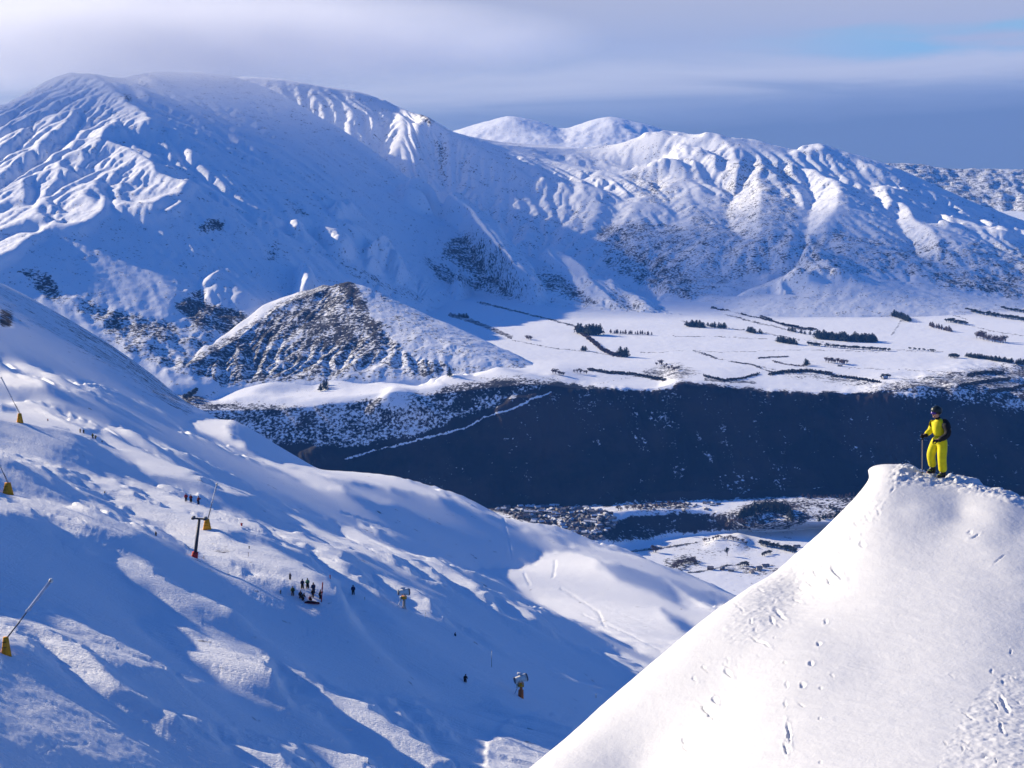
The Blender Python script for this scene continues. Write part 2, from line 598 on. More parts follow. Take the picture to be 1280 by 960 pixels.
# ================================================================== SKI SLOPE
NEAR = [  # u, v, distance
    (-350, 1010, 110), (-350, 880, 170), (-350, 700, 240), (-350, 560, 330), (-350, 470, 520), (-350, 395, 900), (-350, 270, 1800),
    (0, 1000, 130), (0, 960, 148), (8, 812, 212), (0, 720, 262), (10, 615, 335), (0, 563, 400), (22, 527, 480), (0, 478, 690), (0, 410, 1150), (0, 345, 1750),
    (100, 1000, 148), (100, 960, 165), (100, 800, 245), (100, 690, 312), (117, 549, 560), (100, 500, 800), (120, 450, 1250), (120, 409, 1750),
    (240, 1000, 180), (240, 960, 195), (240, 830, 258), (243, 697, 330), (240, 628, 425), (240, 600, 520), (240, 560, 900), (200, 478, 1700), (240, 523, 1500),
    (380, 960, 235), (380, 860, 275), (383, 752, 330), (330, 670, 380), (380, 650, 560), (290, 525, 1400), (330, 545, 1300), (380, 572, 1230), (420, 590, 1150),
    (560, 1010, 262), (560, 955, 280), (505, 770, 388), (583, 852, 332), (500, 690, 560), (520, 640, 850), (470, 594, 1100), (510, 604, 1080), (560, 618, 1050), (600, 637, 1000),
    (700, 1010, 290), (700, 950, 312), (650, 872, 350), (600, 800, 405), (590, 714, 640), (650, 700, 740), (690, 690, 790), (700, 770, 520), (740, 860, 400),
    (650, 655, 980), (700, 668, 960), (760, 684, 940), (800, 695, 930), (850, 716, 910), (915, 745, 880), (740, 700, 820), (800, 790, 580), (800, 850, 460), (860, 770, 700),
    (1000, 785, 840), (1200, 880, 760), (1400, 980, 700), (1000, 900, 520), (1200, 1010, 500), (1400, 1120, 470), (900, 1010, 330), (1200, 1200, 300), (1400, 1300, 290),
]
CREST = [(-350, 270, 1800), (0, 345, 1750), (120, 409, 1750), (200, 478, 1700), (240, 523, 1500), (290, 525, 1400), (330, 545, 1300), (380, 572, 1230), (420, 590, 1150),
         (470, 594, 1100), (510, 604, 1080), (560, 618, 1050), (600, 637, 1000), (650, 655, 980), (700, 668, 960), (760, 684, 940), (800, 695, 930),
         (850, 716, 910), (915, 745, 880), (1000, 785, 840), (1200, 880, 760), (1400, 980, 700)]
WARP = lambda u, r: r * (1 + .16 * np.clip((u - 250) / 600, -1, 1.2))
NEAR = [(a, b, float(WARP(a, c))) for a, b, c in NEAR]
CREST = [(a, b, float(WARP(a, c))) for a, b, c in CREST]
pts = list(NEAR)
for u_, v_, r_ in CREST:                       # the ground falls away behind the crest
    pts += [(u_, v_ + 7, r_ * 1.13), (u_, v_ + 60, r_ * 1.45)]
for u_ in (-350, 0, 300, 600, 900, 1200, 1400):
    pts.append((u_, 1150 * F / 3600 + 190, 3600))
f = tps([((u_ - 500) / 700, math.log(r_ / 500)) for u_, v_, r_ in pts], np.array([p_[1] for p_ in pts], float), 2e-5)
us = np.arange(-350, 1400, 1.6)
t = np.linspace(0, 1, 760)[:, None]
r_near = 95 * (1900 / 95) ** (t ** .92)
r_far = 1900 * (3600 / 1900) ** (np.linspace(0, 1, 40)[1:, None])
rr = np.vstack([r_near, r_far]) * np.ones_like(us)[None]
VV = f((us[None] - 500) / 700, np.log(rr / 500))
_, _, zz = unproj(us[None] + 0 * rr, VV, rr)
XX = (us[None] - 640) / F * (rr * cp - (zz - CAMZ) * sp_)
ski = Sheet(XX, rr, zz)

LIT = Map(0); LIT.streaky = True
P, L_ = LIT.poly, LIT.line
P([(0, 467), (20, 468), (55, 478), (56, 487), (10, 483), (0, 478)], .9, 1, 1.5, 6)
P([(-20, 478), (0, 467), (0, 479), (-20, 489)], .9, 1)
P([(73, 483), (107, 488), (100, 491), (73, 486)], .7, 1, 1, 5)
P([(-60, 495), (0, 499), (56, 514), (99, 535), (140, 548), (165, 558), (200, 573), (267, 600), (313, 618), (300, 619), (230, 601), (185, 592), (160, 577),
   (133, 562), (112, 546), (75, 537), (30, 531), (0, 526), (-60, 520)], .75, 1, 1.5, 7)
P([(0, 503), (22, 510), (20, 516), (0, 513)], 0, 1)
P([(0, 528), (40, 533), (90, 545), (95, 556), (60, 573), (25, 572), (0, 562)], .33, 3, 4, 8)
P([(-60, 556), (0, 561), (83, 585), (150, 602), (213, 615), (250, 630), (285, 641), (340, 657), (427, 690), (487, 716), (560, 765), (520, 762), (467, 738),
   (427, 722), (400, 762), (377, 753), (350, 737), (300, 720), (277, 712), (243, 695), (213, 677), (187, 660), (163, 650), (143, 634), (113, 618), (67, 594), (0, 569), (-60, 560)],
  .8, 1, 1.5, 9)
P([(-60, 610), (0, 614), (40, 622), (90, 634), (150, 652), (120, 665), (90, 660), (60, 648), (30, 643), (0, 640), (-60, 640)], .75, 2, 3, 8)
P([(60, 648), (95, 662), (110, 680), (90, 690), (70, 672)], .5, 3, 3, 8)
P([(267, 661), (300, 664), (333, 672), (372, 692), (410, 712), (400, 716), (365, 699), (330, 684), (285, 674)], 0, 1, 1)
P([(345, 711), (365, 711), (380, 717), (400, 719), (440, 732), (480, 742), (470, 742), (430, 734), (390, 722), (350, 716)], .05, 1, 1)
P([(350, 650), (372, 653), (427, 672), (427, 655), (395, 645), (440, 660), (487, 683), (560, 713), (613, 740), (660, 762), (673, 773), (655, 778), (620, 765), (560, 735),
   (500, 712), (450, 690), (427, 688), (380, 664)], .75, 1, 1.5, 9)
P([(427, 690), (467, 705), (510, 727), (560, 740), (560, 748), (510, 735), (467, 714), (427, 700)], .05, 1)
P([(427, 717), (494, 737), (527, 761), (560, 775), (617, 797), (614, 801), (555, 782), (515, 764), (480, 746), (427, 727)], .7, 1, 1.5, 6)
P([(630, 806), (700, 839), (760, 858), (830, 882), (826, 884), (750, 860), (695, 842), (630, 810)], .5, 1, 1, 5)
P([(380, 740), (427, 728), (467, 752), (507, 787), (470, 785), (427, 770), (395, 758)], .55, 2, 2, 7)
P([(590, 712), (617, 708), (640, 711), (657, 708), (672, 700), (680, 691), (692, 689), (720, 691), (747, 697), (780, 706), (830, 722), (860, 745), (890, 760), (915, 752),
   (990, 800), (930, 860), (900, 840), (880, 812), (854, 800), (835, 818), (820, 822), (794, 813), (754, 790), (700, 770), (660, 747), (627, 727)], 1.0, 1, .8, 12)
P([(744, 703), (790, 706), (830, 722), (862, 752), (850, 757), (820, 745), (790, 733), (755, 715)], .05, 2, 3, 10)
P([(828, 760), (860, 778), (880, 800), (850, 790), (835, 775)], .1, 2, 2, 8)
L_([(560, 619), (600, 638), (650, 657), (700, 670), (725, 688), (747, 694), (700, 681), (650, 660)], 4, .8, 1, 1)
P([(700, 670), (760, 685), (800, 697), (850, 717), (915, 745), (915, 750), (850, 727), (800, 713), (755, 700), (725, 692)], .6, 1, 3, 9)
P([(673, 787), (700, 798), (744, 811), (790, 820), (822, 832), (800, 847), (787, 850), (760, 832), (720, 812)], .7, 1, 2, 8)
# lower bands
P([(-60, 728), (0, 740), (67, 763), (110, 782), (167, 812), (217, 836), (317, 872), (427, 906), (494, 930), (527, 950), (560, 990), (420, 990), (300, 960), (280, 940), (220, 908),
   (150, 878), (90, 850), (60, 815), (0, 800), (-60, 795)], .78, 1, 2, 10)
P([(110, 815), (127, 818), (150, 827), (200, 838), (260, 853), (333, 880), (427, 908), (440, 940), (427, 940), (367, 927), (300, 907), (233, 897), (205, 882), (170, 862), (127, 837)], 0, 1, 1.5, 9)
P([(165, 768), (200, 772), (250, 785), (330, 817), (427, 860), (487, 868), (560, 879), (582, 886), (600, 874), (625, 877), (660, 888), (713, 911), (740, 960), (667, 970), (527, 950),
   (494, 930), (427, 907), (340, 872), (260, 842), (205, 812), (180, 788)], .8, 1, 2, 10)
P([(182, 782), (225, 797), (245, 809), (215, 806), (190, 795)], .1, 1, 2, 8)
P([(225, 778), (290, 800), (330, 822), (300, 815), (250, 795)], .2, 1, 2, 8)
P([(115, 692), (150, 697), (180, 704), (215, 728), (243, 744), (275, 757), (305, 777), (255, 779), (220, 765), (170, 741), (140, 718)], .7, 1, 2.5, 8)
P([(100, 640), (140, 650), (165, 653), (175, 660), (150, 672), (110, 668)], .4, 2, 2, 8)
P([(0, 850), (60, 862), (150, 905), (200, 950), (120, 950), (0, 900)], .17, 4, 5, 12)
P([(420, 945), (485, 962), (480, 985), (400, 985)], .8, 1, 1)
P([(420, 585), (470, 592), (510, 601), (560, 617), (545, 622), (500, 612), (460, 606), (430, 600), (380, 588), (350, 582), (340, 577), (390, 582)], .75, 1, 2, 8)
P([(232, 526), (260, 523), (292, 523), (285, 535), (290, 548), (308, 555), (306, 560), (275, 550), (250, 540)], .9, 1, 1, 8)
P([(305, 566), (340, 578), (390, 592), (427, 606), (427, 614), (390, 604), (345, 590)], .75, 1, 2, 8)
P([(427, 606), (480, 624), (495, 629), (470, 630), (427, 613)], .3, 2, 2, 8)
P([(280, 607), (313, 618), (308, 621), (285, 613)], .6, 1)
P([(345, 634), (380, 650), (400, 662), (380, 656)], .6, 1)
P([(330, 862), (427, 884), (427, 889), (350, 868)], .3, 1, 1)

rough_m = Map(.25)
for q in ([(-60, 525), (90, 540), (160, 600), (200, 620), (230, 640), (120, 700), (-60, 660)], [(-60, 740), (110, 780), (230, 840), (260, 900), (350, 960), (350, 1000), (-60, 1000)],
          [(600, 880), (720, 900), (720, 990), (600, 990)], [(260, 650), (330, 660), (400, 710), (330, 690)]):
    rough_m.poly(q, 1.0, 8)
rough_m.poly([(-60, 400), (150, 470), (330, 560), (560, 640), (590, 705), (427, 640), (240, 590), (100, 510), (-60, 490)], .06, 6)

lit_t = lambda u, v: TS - .05 + .53 * LIT(u, v)
wvis = lambda u, v: np.where(v > 1000, .05, 1.0) * visible(v) + .001
crest_line = lambda u, v: 60 * np.exp(-((v - pchip([(a, b) for a, b, _ in CREST], u)) / 7) ** 2)
SL = lambda Y: 75 * np.clip((Y / 340) ** 1.7, .5, 9)
ski.relief(lit_t, wvis, SL, .010, 60, 8, crest_line)
# ski.lift(LIT, 140, 30, 1.1, 6, 2, .45, .03)
hp = ski.Z - blur2(ski.Z, 3, 2)
cap = .0009 * ski.Y
ski.Z += cap * np.tanh(hp / cap) - hp
ski_u, ski_v = ski.uv()
ro = rough_m(ski_u, ski_v)
# groomed lanes and tracks: fine ribs along the fall line plus chopped snow
dirx, diry = .975, -.22
al = ski.X * dirx + ski.Y * diry; ac = -ski.X * diry + ski.Y * dirx
fade = np.clip(1.5 - ski.Y / 900, .15, 1)
litv = np.clip(blur2(LIT(ski_u, ski_v), 3), 0, 1)
streak = fbm(al / 75, ac / 3.4 + .8 * vnoise(al / 60, ac / 24, 3), 4, 31, .6)
ski.Z += fade * (.10 + .34 * litv) * streak * (1 + .5 * ro)
ski.Z += fade * ro ** 2 * .12 * fbm(ski.X / 2.2, ski.Y / 2.6, 4, 41, .6)
ski.Z += .25 * fbm(al / 60, ac / 20, 3, 77) * (.3 + litv)
TR = Map(0)
for ln in ([(235, 640), (300, 652), (330, 666), (311, 660)], [(427, 640), (487, 660), (560, 690), (640, 730)], [(350, 632), (400, 655), (470, 690), (560, 740), (650, 790)], [(60, 660), (78, 680), (80, 690)], [(100, 645), (120, 668)], [(180, 680), (260, 720), (340, 752)],
           [(440, 800), (520, 840), (600, 880)], [(470, 770), (560, 818), (640, 856), (720, 885)], [(380, 790), (430, 800), (410, 815)], [(360, 770), (385, 786), (372, 800), (400, 812)], [(150, 760), (260, 800), (380, 848)], [(40, 760), (140, 806), (230, 846)],
           [(300, 890), (400, 930), (470, 955)], [(50, 945), (70, 932), (110, 930)], [(600, 730), (660, 752), (700, 790)], [(10, 640), (70, 650), (110, 668)], [(0, 590), (60, 608), (130, 640)], [(100, 570), (200, 610), (300, 650), (420, 700)], [(620, 600), (640, 700)],
           [(655, 716), (662, 732)], [(694, 700), (692, 720), (690, 722)], [(700, 735), (725, 750), (748, 765), (757, 785)]):
    TR.line(ln, 1.6, 1, 0, 1, 6)
TRK = Map(0)
rn = random.Random(12)
for _ in range(150):
    a = rn.uniform(-40, 760); b = 560 + .42 * a + rn.uniform(0, 330) - (120 if a > 400 else 0)
    L0 = rn.uniform(40, 190); sl = rn.uniform(.36, .50)
    TRK.line([(a, b), (a + L0 * .5, b + L0 * .5 * sl + rn.uniform(-2, 2)), (a + L0, b + L0 * sl)], rn.uniform(1.0, 1.9), rn.uniform(.3, 1), 0, 1, 8)
ski.Z -= (.16 * TR(ski_u, ski_v) + .13 * TRK(ski_u, ski_v)) * (ski.Y < 1100) * np.clip(ski.Y / 340, .5, 2)
# ice-crusted bluff at the lower edge
bl = Map(0)
bl.poly([(606, 940), (606, 928), (618, 922), (622, 914), (632, 905), (638, 898), (652, 895), (690, 893), (718, 905), (735, 960), (700, 985), (612, 985), (607, 955)], 1, 2, 4, 7)
bl.poly([(520, 962), (545, 952), (575, 950), (560, 985), (510, 985)], .7, 2, 1, 6)
bm_ = bl(ski_u, ski_v) * (ski.Y < 400)
ski.Z += .45 * bm_
ski.Z += bm_ * .4 * fbm(ski.X / 9, ski.Y / 2.2, 4, 4, .6)
scrub_n = Map(0)
scrub_n.poly([(-100, 325), (0, 345), (70, 378), (150, 430), (240, 495), (245, 524), (215, 512), (150, 470), (80, 428), (0, 400), (-100, 380)], .30, 6, 4, 14)
scrub_n.poly([(60, 385), (150, 432), (240, 495), (240, 520), (215, 505), (150, 462), (90, 420)], .50, 4, 4, 12)
scrub_n.poly([(0, 385), (16, 390), (14, 410), (0, 408)], .9, 2)
sc_s = scrub_n(ski_u, ski_v) * (ski.Y > 1000) + (ski.Y > 2050) * .5
ski.Z += np.clip(sc_s, 0, 1) * 1.2 * fbm(ski.X / 40, ski.Y / 60, 4, 8, .6)

# ================================================================== VALLEY FLOOR, ESCARPMENT, PLATEAU
us = np.arange(-700, 2000, 1.6)
bankb = [(-700, 735), (500, 735), (600, 722), (700, 700), (760, 690), (800, 677), (860, 668), (950, 665), (1050, 658), (1200, 650), (2000, 650)]
bankt = [(-700, 722), (500, 722), (600, 712), (700, 688), (750, 676), (775, 656), (830, 645), (880, 645), (950, 652), (1050, 652), (1200, 644), (2000, 644)]
foot = [(-700, 560), (200, 575), (400, 620), (560, 631), (700, 628), (850, 618), (1000, 613), (1100, 611), (1280, 610), (2000, 605)]
edge = [(-700, 470), (150, 500), (240, 512), (300, 514), (400, 508), (440, 503), (500, 498), (540, 495), (600, 482), (640, 474), (690, 470), (740, 482), (820, 488), (850, 478), (900, 481),
        (960, 489), (1060, 493), (1120, 488), (1200, 484), (1280, 500), (2000, 510)]
ez = [(-700, 340), (300, 330), (540, 334), (690, 342), (1060, 342), (1280, 338), (2000, 335)]
edge3 = [(a, b, float(np.interp(a, [e[0] for e in ez], [e[1] for e in ez]))) for a, b in edge]
cur = [(900 + 0 * us, -260 + 0 * us), (3700 + 0 * us, -20 + 0 * us), uvz(us, [(a, b, 0) for a, b in bankb]), uvz(us, [(a, b, 44) for a, b in bankt]),
       uvr(us, [(a, max(b, 625) if a < 600 else b, 5480) for a, b in foot]), uvr(us, [(a, b, 5800) for a, b, _ in edge3])]
rE = cur[-1][0]
cur += [(np.maximum(rE * 1.06, 6500), 334 + 0 * us), (10500 + 0 * us, 350 + 0 * us), (15000 + 0 * us, 420 + 0 * us), (21500 + 0 * us, 420 + 0 * us)]
val = curve_sheet(us, cur, [20, 160, 36, 130, 230, 60, 260, 60, 30], {4: 1.15})
vu, vv = val.uv()
esc = Map(0)      # where the escarpment shows
esc.poly([(390, 560), (430, 575), (520, 540), (600, 520), (640, 500), (690, 492), (740, 484), (820, 490), (850, 480), (900, 483), (960, 491), (1060, 495), (1120, 492), (1180, 505), (1280, 530),
          (1500, 540), (1500, 612), (1280, 612), (1000, 614), (850, 619), (700, 630), (560, 634), (400, 625), (300, 600)], 1, 3, 3, 16)
SHV = Map(0)      # valley ground in shade
WV = Map(0)
WV.poly([(100, 470), (690, 470), (740, 484), (820, 490), (850, 480), (900, 483), (960, 491), (1060, 495), (1120, 492), (1200, 486), (1500, 500), (1500, 612), (1000, 614), (700, 630), (300, 640), (0, 560)], 1, 2)
WV.poly([(750, 645), (800, 641), (880, 640), (960, 650), (930, 662), (850, 668), (800, 677), (765, 678)], 1, 2)
T = SHV.poly
T([(262, 502), (300, 482), (345, 474), (400, 470), (440, 478), (545, 476), (555, 482), (530, 488), (470, 494), (430, 502), (380, 505), (310, 500)], .9, 1, 1, 8)
T([(312, 492), (345, 480), (385, 482), (395, 488), (350, 494)], .2, 2)
T([(640, 490), (660, 495), (600, 520), (560, 537), (520, 545)], .3, 2)
for px in (350, 390, 455, 475, 545, 560, 610, 640):      # thin sunlit spur edges on the scrub slope
    SHV.line([(px, 506 + .01 * px), (px + 14, 528), (px + 18, 540)], 6, .35, 1, 3, 6)
shv_t = lambda u, v: TS - .09 + .50 * SHV(u, v)
val.relief(shv_t, lambda u, v: WV(u, v) * visible(v) + 1e-4, 130, .03, 60, 3)
vu, vv = val.uv()
x, y = val.X, val.Y
em = esc(vu, vv)
flat = (y > 3600)
# gullies down the escarpment, gentle swells elsewhere
val.Z += em * (26 * (fbm(x / 170 + .4 * fbm(x / 300, y / 300, 2, 3), y / 700, 5, 11, .5, True) - .5))
val.Z += flat * (1 - em) * 3.0 * fbm(x / 330, y / 330, 4, 12)
val.Z += np.clip((y - 6000) / 1500, 0, 1) * 5 * fbm(x / 700 + 3, y / 900, 4, 15)
hum = Map(0)      # hummocky ground right of the plateau's edge, the knoll on the left and small hills on the floor
hum.poly([(1060, 480), (1130, 470), (1200, 455), (1280, 450), (1500, 450), (1500, 560), (1280, 540), (1180, 520), (1060, 495)], 1, 6)
hum.poly([(590, 632), (770, 632), (770, 650), (740, 676), (650, 655)], .35, 3)
val.Z += flat * hum(vu, vv) * 16 * fbm(x / 130, y / 260, 4, 19, .55)
kn = Map(0)
kn.poly([(478, 500), (490, 488), (510, 492), (530, 505), (548, 520), (530, 526), (480, 524), (455, 520)], 1, 5)
kn.poly([(880, 684), (900, 672), (925, 670), (942, 680), (925, 686)], .55, 3)
kn.poly([(270, 498), (330, 475), (420, 476), (440, 490), (350, 500)], .35, 6)
val.Z += flat * kn(vu, vv) * 22
val.Z += np.clip((y - 3600) / 400, 0, 1) * (.6 + 1.6 * em) * fbm(x / 26, y / 30, 4, 21, .6)
vu, vv = val.uv()
sv = Map(0.0)     # plant cover
sv.a[:] = .0
q = sv.poly
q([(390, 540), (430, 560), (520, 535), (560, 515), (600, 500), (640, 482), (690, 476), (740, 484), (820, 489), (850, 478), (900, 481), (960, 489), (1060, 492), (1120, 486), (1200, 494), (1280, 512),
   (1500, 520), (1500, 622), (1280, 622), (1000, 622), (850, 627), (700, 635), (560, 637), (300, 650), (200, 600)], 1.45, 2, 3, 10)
q([(180, 508), (262, 503), (310, 502), (380, 507), (430, 504), (470, 497), (540, 490), (560, 480), (640, 470), (700, 474), (660, 492), (600, 515), (520, 545), (430, 560), (330, 555), (180, 540)], .72, 3, 3, 10)
q([(600, 480), (640, 476), (655, 482), (640, 492), (600, 500), (575, 515), (560, 505)], 1.05, 2, 3, 8)
q([(478, 503), (490, 490), (512, 493), (528, 506), (500, 512), (480, 512)], .45, 2, 1)
q([(150, 480), (240, 470), (262, 503), (200, 515), (150, 500)], .8, 4, 3, 10)
q([(262, 503), (300, 484), (345, 475), (400, 471), (440, 478), (548, 477), (552, 482), (530, 487), (470, 494), (430, 502), (380, 505), (310, 500)], .05, 2, 1, 8)
q([(1075, 488), (1130, 474), (1200, 462), (1280, 452), (1500, 450), (1500, 530), (1280, 520), (1180, 500), (1100, 494)], .72, 4, 3, 12)
q([(960, 466), (1010, 462), (1060, 470), (1100, 478), (1130, 484), (1060, 482), (1010, 475)], .62, 3, 3, 8)
q([(800, 462), (850, 452), (880, 468), (850, 474), (810, 472)], .6, 2, 2, 8)
q([(600, 634), (660, 634), (750, 640), (765, 655), (758, 676), (700, 664), (640, 648)], .95, 3, 3, 8)
q([(745, 665), (765, 650), (800, 644), (850, 641), (900, 640), (960, 648), (985, 655), (930, 660), (880, 664), (830, 667), (800, 676), (760, 678)], 1.1, 2, 3, 10)
q([(900, 640), (960, 620), (1000, 625), (1010, 650), (985, 663), (920, 660)], .75, 3, 3, 8)
q([(760, 628), (860, 622), (870, 640), (800, 640)], .72, 3, 3, 8)
q([(990, 625), (1090, 618), (1090, 650), (1000, 652)], .7, 3, 3, 8)
q([(780, 684), (990, 664), (1000, 690), (900, 700), (830, 690)], .3, 4, 4, 9)
q([(825, 700), (860, 692), (880, 706), (852, 716), (835, 712)], .72, 2, 2, 6)
q([(905, 706), (960, 704), (985, 712), (950, 722), (905, 718)], .55, 2, 2, 6)
for ln in ([(430, 574), (480, 560), (520, 551), (560, 541), (590, 532), (604, 522), (640, 512), (664, 500), (690, 490)],):
    sv.line(ln, 2.4, .45, 0, 1.5, 4)       # benched track holding snow
for a in range(26):                      # rills that hold a little snow
    rn = random.Random(a); uu = rn.uniform(640, 1270); v0 = rn.uniform(500, 570)
    sv.line([(uu, v0), (uu + rn.uniform(4, 16), v0 + rn.uniform(10, 26))], 1.6, .72, 1, 2, 5)
# hedges, ditches and fence lines on the plateau (low plant cover on the ground)
for ln, w in (([(596, 378), (640, 388), (690, 400), (720, 408)], 1.8), ([(560, 392), (600, 405), (640, 422)], 5), ([(640, 425), (690, 435), (740, 440), (780, 447)], 1.3),
              ([(845, 400), (890, 408), (950, 415), (1000, 425)], 1.5), ([(840, 420), (900, 421), (960, 424)], .9), ([(870, 438), (900, 440), (1000, 437), (1100, 440)], .9), ([(865, 438), (895, 448), (935, 455), (985, 466)], 1.5),
              ([(1005, 425), (1060, 432), (1110, 437), (1180, 440)], .9), ([(1060, 460), (1130, 462), (1200, 466), (1280, 462)], 1.0), ([(918, 376), (950, 394), (990, 410), (1020, 412)], 3), ([(800, 441), (830, 440), (860, 438)], 1),
              ([(905, 392), (940, 402), (985, 412)], 2.4), ([(960, 355), (1000, 372), (1070, 382), (1110, 390)], 1.6), ([(965, 362), (1000, 366), (1060, 378)], 1.6), ([(1080, 352), (1140, 368), (1200, 384), (1280, 398)], 1.8),
              ([(1095, 372), (1160, 384), (1210, 400)], 1.4), ([(1190, 402), (1240, 414), (1280, 420)], 1.1), ([(1134, 392), (1125, 402), (1116, 417)], 2.2), ([(735, 462), (790, 468), (830, 476)], 3), ([(745, 480), (840, 462)], .6),
              ([(853, 717), (880, 714), (910, 706), (925, 706)], 1.6), ([(790, 688), (830, 684), (860, 680), (880, 676)], 1.6), ([(945, 478), (905, 476), (880, 474)], 4), ([(860, 666), (930, 660), (1010, 662)], .8)):
    sv.line(ln, w, .78, 0, 1, 5)
sv.line([(1132, 396), (1124, 405), (1114, 419)], 2.5, .6, 0)
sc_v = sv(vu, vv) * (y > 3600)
gul = fbm(x / 48 + 1.4 * fbm(x / 200, y / 200, 3, 91) + y / 200, y / 330, 5, 92, .6, True)
dust = fbm(x / 330, y / 420, 4, 93)
sc_v = np.where(em > .3, sc_v - em * (np.clip(gul - .52, 0, .22) * 1.1 + np.clip(dust + .02, 0, .5) * .45), sc_v)
val.Z += em * 9 * (gul - .5)
sc_v = sc_v + (y > 10500) * .3

# ================================================================== MOUNTAINS
def mountain(us, base, crest, rows, lit, wt, L, detail, seed, mids=(), back=(1.25, 700), power=1.0, pinw=40, most=90, footw=12, sh=.018, emap=None):
    cs = [uvr(us, base)] + [uvr(us, m) for m in mids] + [uvr(us, crest)]
    rc, zc = cs[-1]
    rb, zb = cs[0]
    cs = [(rb * .965, zb - 240)] + cs + [(rc * 1.03, zc - 35), (rc * back[0], zc - back[1])]
    s = curve_sheet(us, cs, [20] + rows + [14, 20], {1: power})
    cl_ = pchip([(a, b) for a, b, _ in crest], us)
    bl_ = pchip([(a, b) for a, b, _ in base], us)
    foot_ = lambda u, v: np.exp(-(np.minimum(np.interp(u, us, bl_) - v, 0) * 0 + np.abs(v - np.interp(u, us, bl_)) / footw) ** 2)
    pin = lambda u, v: pinw * (np.exp(-((v - np.interp(u, us, cl_)) / 9) ** 2) + foot_(u, v))
    s.relief(lambda u, v: TS - sh + .55 * lit(u, v), lambda u, v: wt(u, v) * visible(v) + 1e-4, L, .02, 60, 3, pin)
    s.lift(lit, 3500, 40, most, 2, 2)
    u, v = s.uv()
    lm = np.clip(blur2(lit(u, v), 3), 0, 1)
    away = 1 - .85 * np.exp(-((v - np.interp(u, us, cl_)) / 8) ** 2)
    away = away * (1 - .8 * foot_(u, v))
    if emap:
        away = away * emap(u, v)
    z0 = s.Z.copy()
    s.erode(detail[1], 12, seed=seed)
    d2 = fbm(s.X / 95, s.Y / 140, 5, seed + 50, .58)
    s.Z = z0 + (s.Z - z0) * away * (detail[4] + (1 - detail[4]) * lm)
    s.Z += detail[2] * d2 * (.3 + detail[3](u, v))
    s.Z += 2.6 * fbm(s.X / 30, s.Y / 40, 4, seed + 80, .6) * (.45 + lm)
    s.lift(lit, 1500, 24, most * .3, 2, 1, .6)
    hp = s.Z - blur2(s.Z, 3, 2)
    cap = .0010 * s.Y
    s.Z += cap * np.tanh(hp / cap) - hp
    return s


# ---- large left mountain
mu = np.arange(-450, 862, 1.5)
M1L = Map(0)
p = M1L.poly
p([(-300, 260), (-100, 170), (0, 134), (30, 118), (60, 101), (90, 92), (116, 93), (132, 104), (150, 118), (163, 134), (185, 144), (200, 157), (185, 164), (150, 168), (128, 170), (124, 176), (140, 184),
   (168, 196), (192, 206), (200, 222), (232, 232), (240, 240), (228, 248), (206, 255), (190, 268), (178, 277), (150, 270), (140, 262), (125, 272), (100, 290), (70, 288), (40, 300), (20, 320), (0, 330), (-300, 420)],
  .95, 1, 2.5, 14)
for ln, w in (([(0, 133), (20, 124), (36, 118)], 4), ([(0, 160), (14, 152), (28, 148)], 4), ([(103, 150), (97, 160), (88, 170), (80, 178), (60, 180)], 6), ([(10, 168), (30, 162), (45, 170), (60, 178)], 3),
              ([(36, 230), (44, 240), (42, 252), (36, 262)], 7), ([(0, 198), (30, 190), (50, 200)], 3), ([(130, 235), (138, 250), (138, 264)], 7), ([(50, 265), (68, 270), (60, 280), (30, 285)], 6),
              ([(110, 245), (125, 250), (120, 256)], 5), ([(0, 268), (20, 262), (40, 258)], 4), ([(54, 190), (90, 178), (110, 182)], 2), ([(60, 245), (90, 225), (120, 215)], 2.5), ([(150, 240), (180, 232), (205, 238)], 2.5),
              ([(145, 252), (180, 250), (215, 246)], 2.5), ([(0, 300), (25, 288), (50, 290)], 6), ([(75, 215), (100, 205), (130, 200)], 3), ([(20, 215), (50, 205), (70, 212)], 3)):
    M1L.line(ln, w, .05, 1, 2, 8)
for pl in ([(208, 164), (222, 165), (229, 174), (220, 172)], [(140, 181), (165, 190), (175, 197), (168, 196), (145, 187)], [(206, 222), (225, 228), (239, 228), (242, 236), (238, 240), (222, 234)],
           [(178, 277), (205, 263), (238, 251), (225, 262), (195, 273)], [(226, 190), (240, 191), (247, 197), (236, 201)], [(293, 263), (300, 264), (299, 267), (294, 267)], [(309, 267), (324, 276), (321, 278), (311, 272)],
           [(347, 279), (362, 282), (384, 283), (375, 291), (366, 289)], [(396, 292), (416, 299), (435, 300), (441, 321), (425, 316), (398, 303)], [(458, 313), (472, 320), (490, 328), (509, 356), (490, 347), (462, 330)],
           [(389, 243), (402, 248), (400, 251)], [(422, 253), (440, 263), (455, 270), (440, 268), (425, 260)], [(414, 262), (428, 264), (430, 271), (420, 270)], [(474, 278), (482, 279), (481, 282)],
           [(501, 239), (520, 243), (546, 256), (550, 263), (545, 268), (520, 260), (505, 250)], [(553, 266), (570, 262), (592, 268), (610, 283), (628, 292), (629, 315), (645, 332), (665, 345), (680, 368), (670, 376), (640, 366), (618, 350),
            (604, 330), (590, 305), (583, 290), (560, 275)], [(566, 358), (575, 358), (584, 370), (574, 370)], [(376, 340), (384, 343), (396, 358), (392, 375), (378, 385), (368, 380), (374, 362)],
           [(672, 316), (700, 316), (720, 325), (735, 340), (740, 355), (772, 380), (755, 382), (735, 372), (715, 345), (690, 335)], [(780, 368), (800, 372), (816, 388), (800, 392)], [(757, 350), (770, 352), (765, 362)],
           [(248, 352), (262, 345), (285, 336), (270, 345), (258, 357), (262, 380), (252, 365)]):
    p(pl, .95, 1, 2.5, 7)
p([(262, 350), (290, 352), (312, 372), (290, 380), (265, 372)], .3, 3, 3, 8)
M1W = Map(.9)
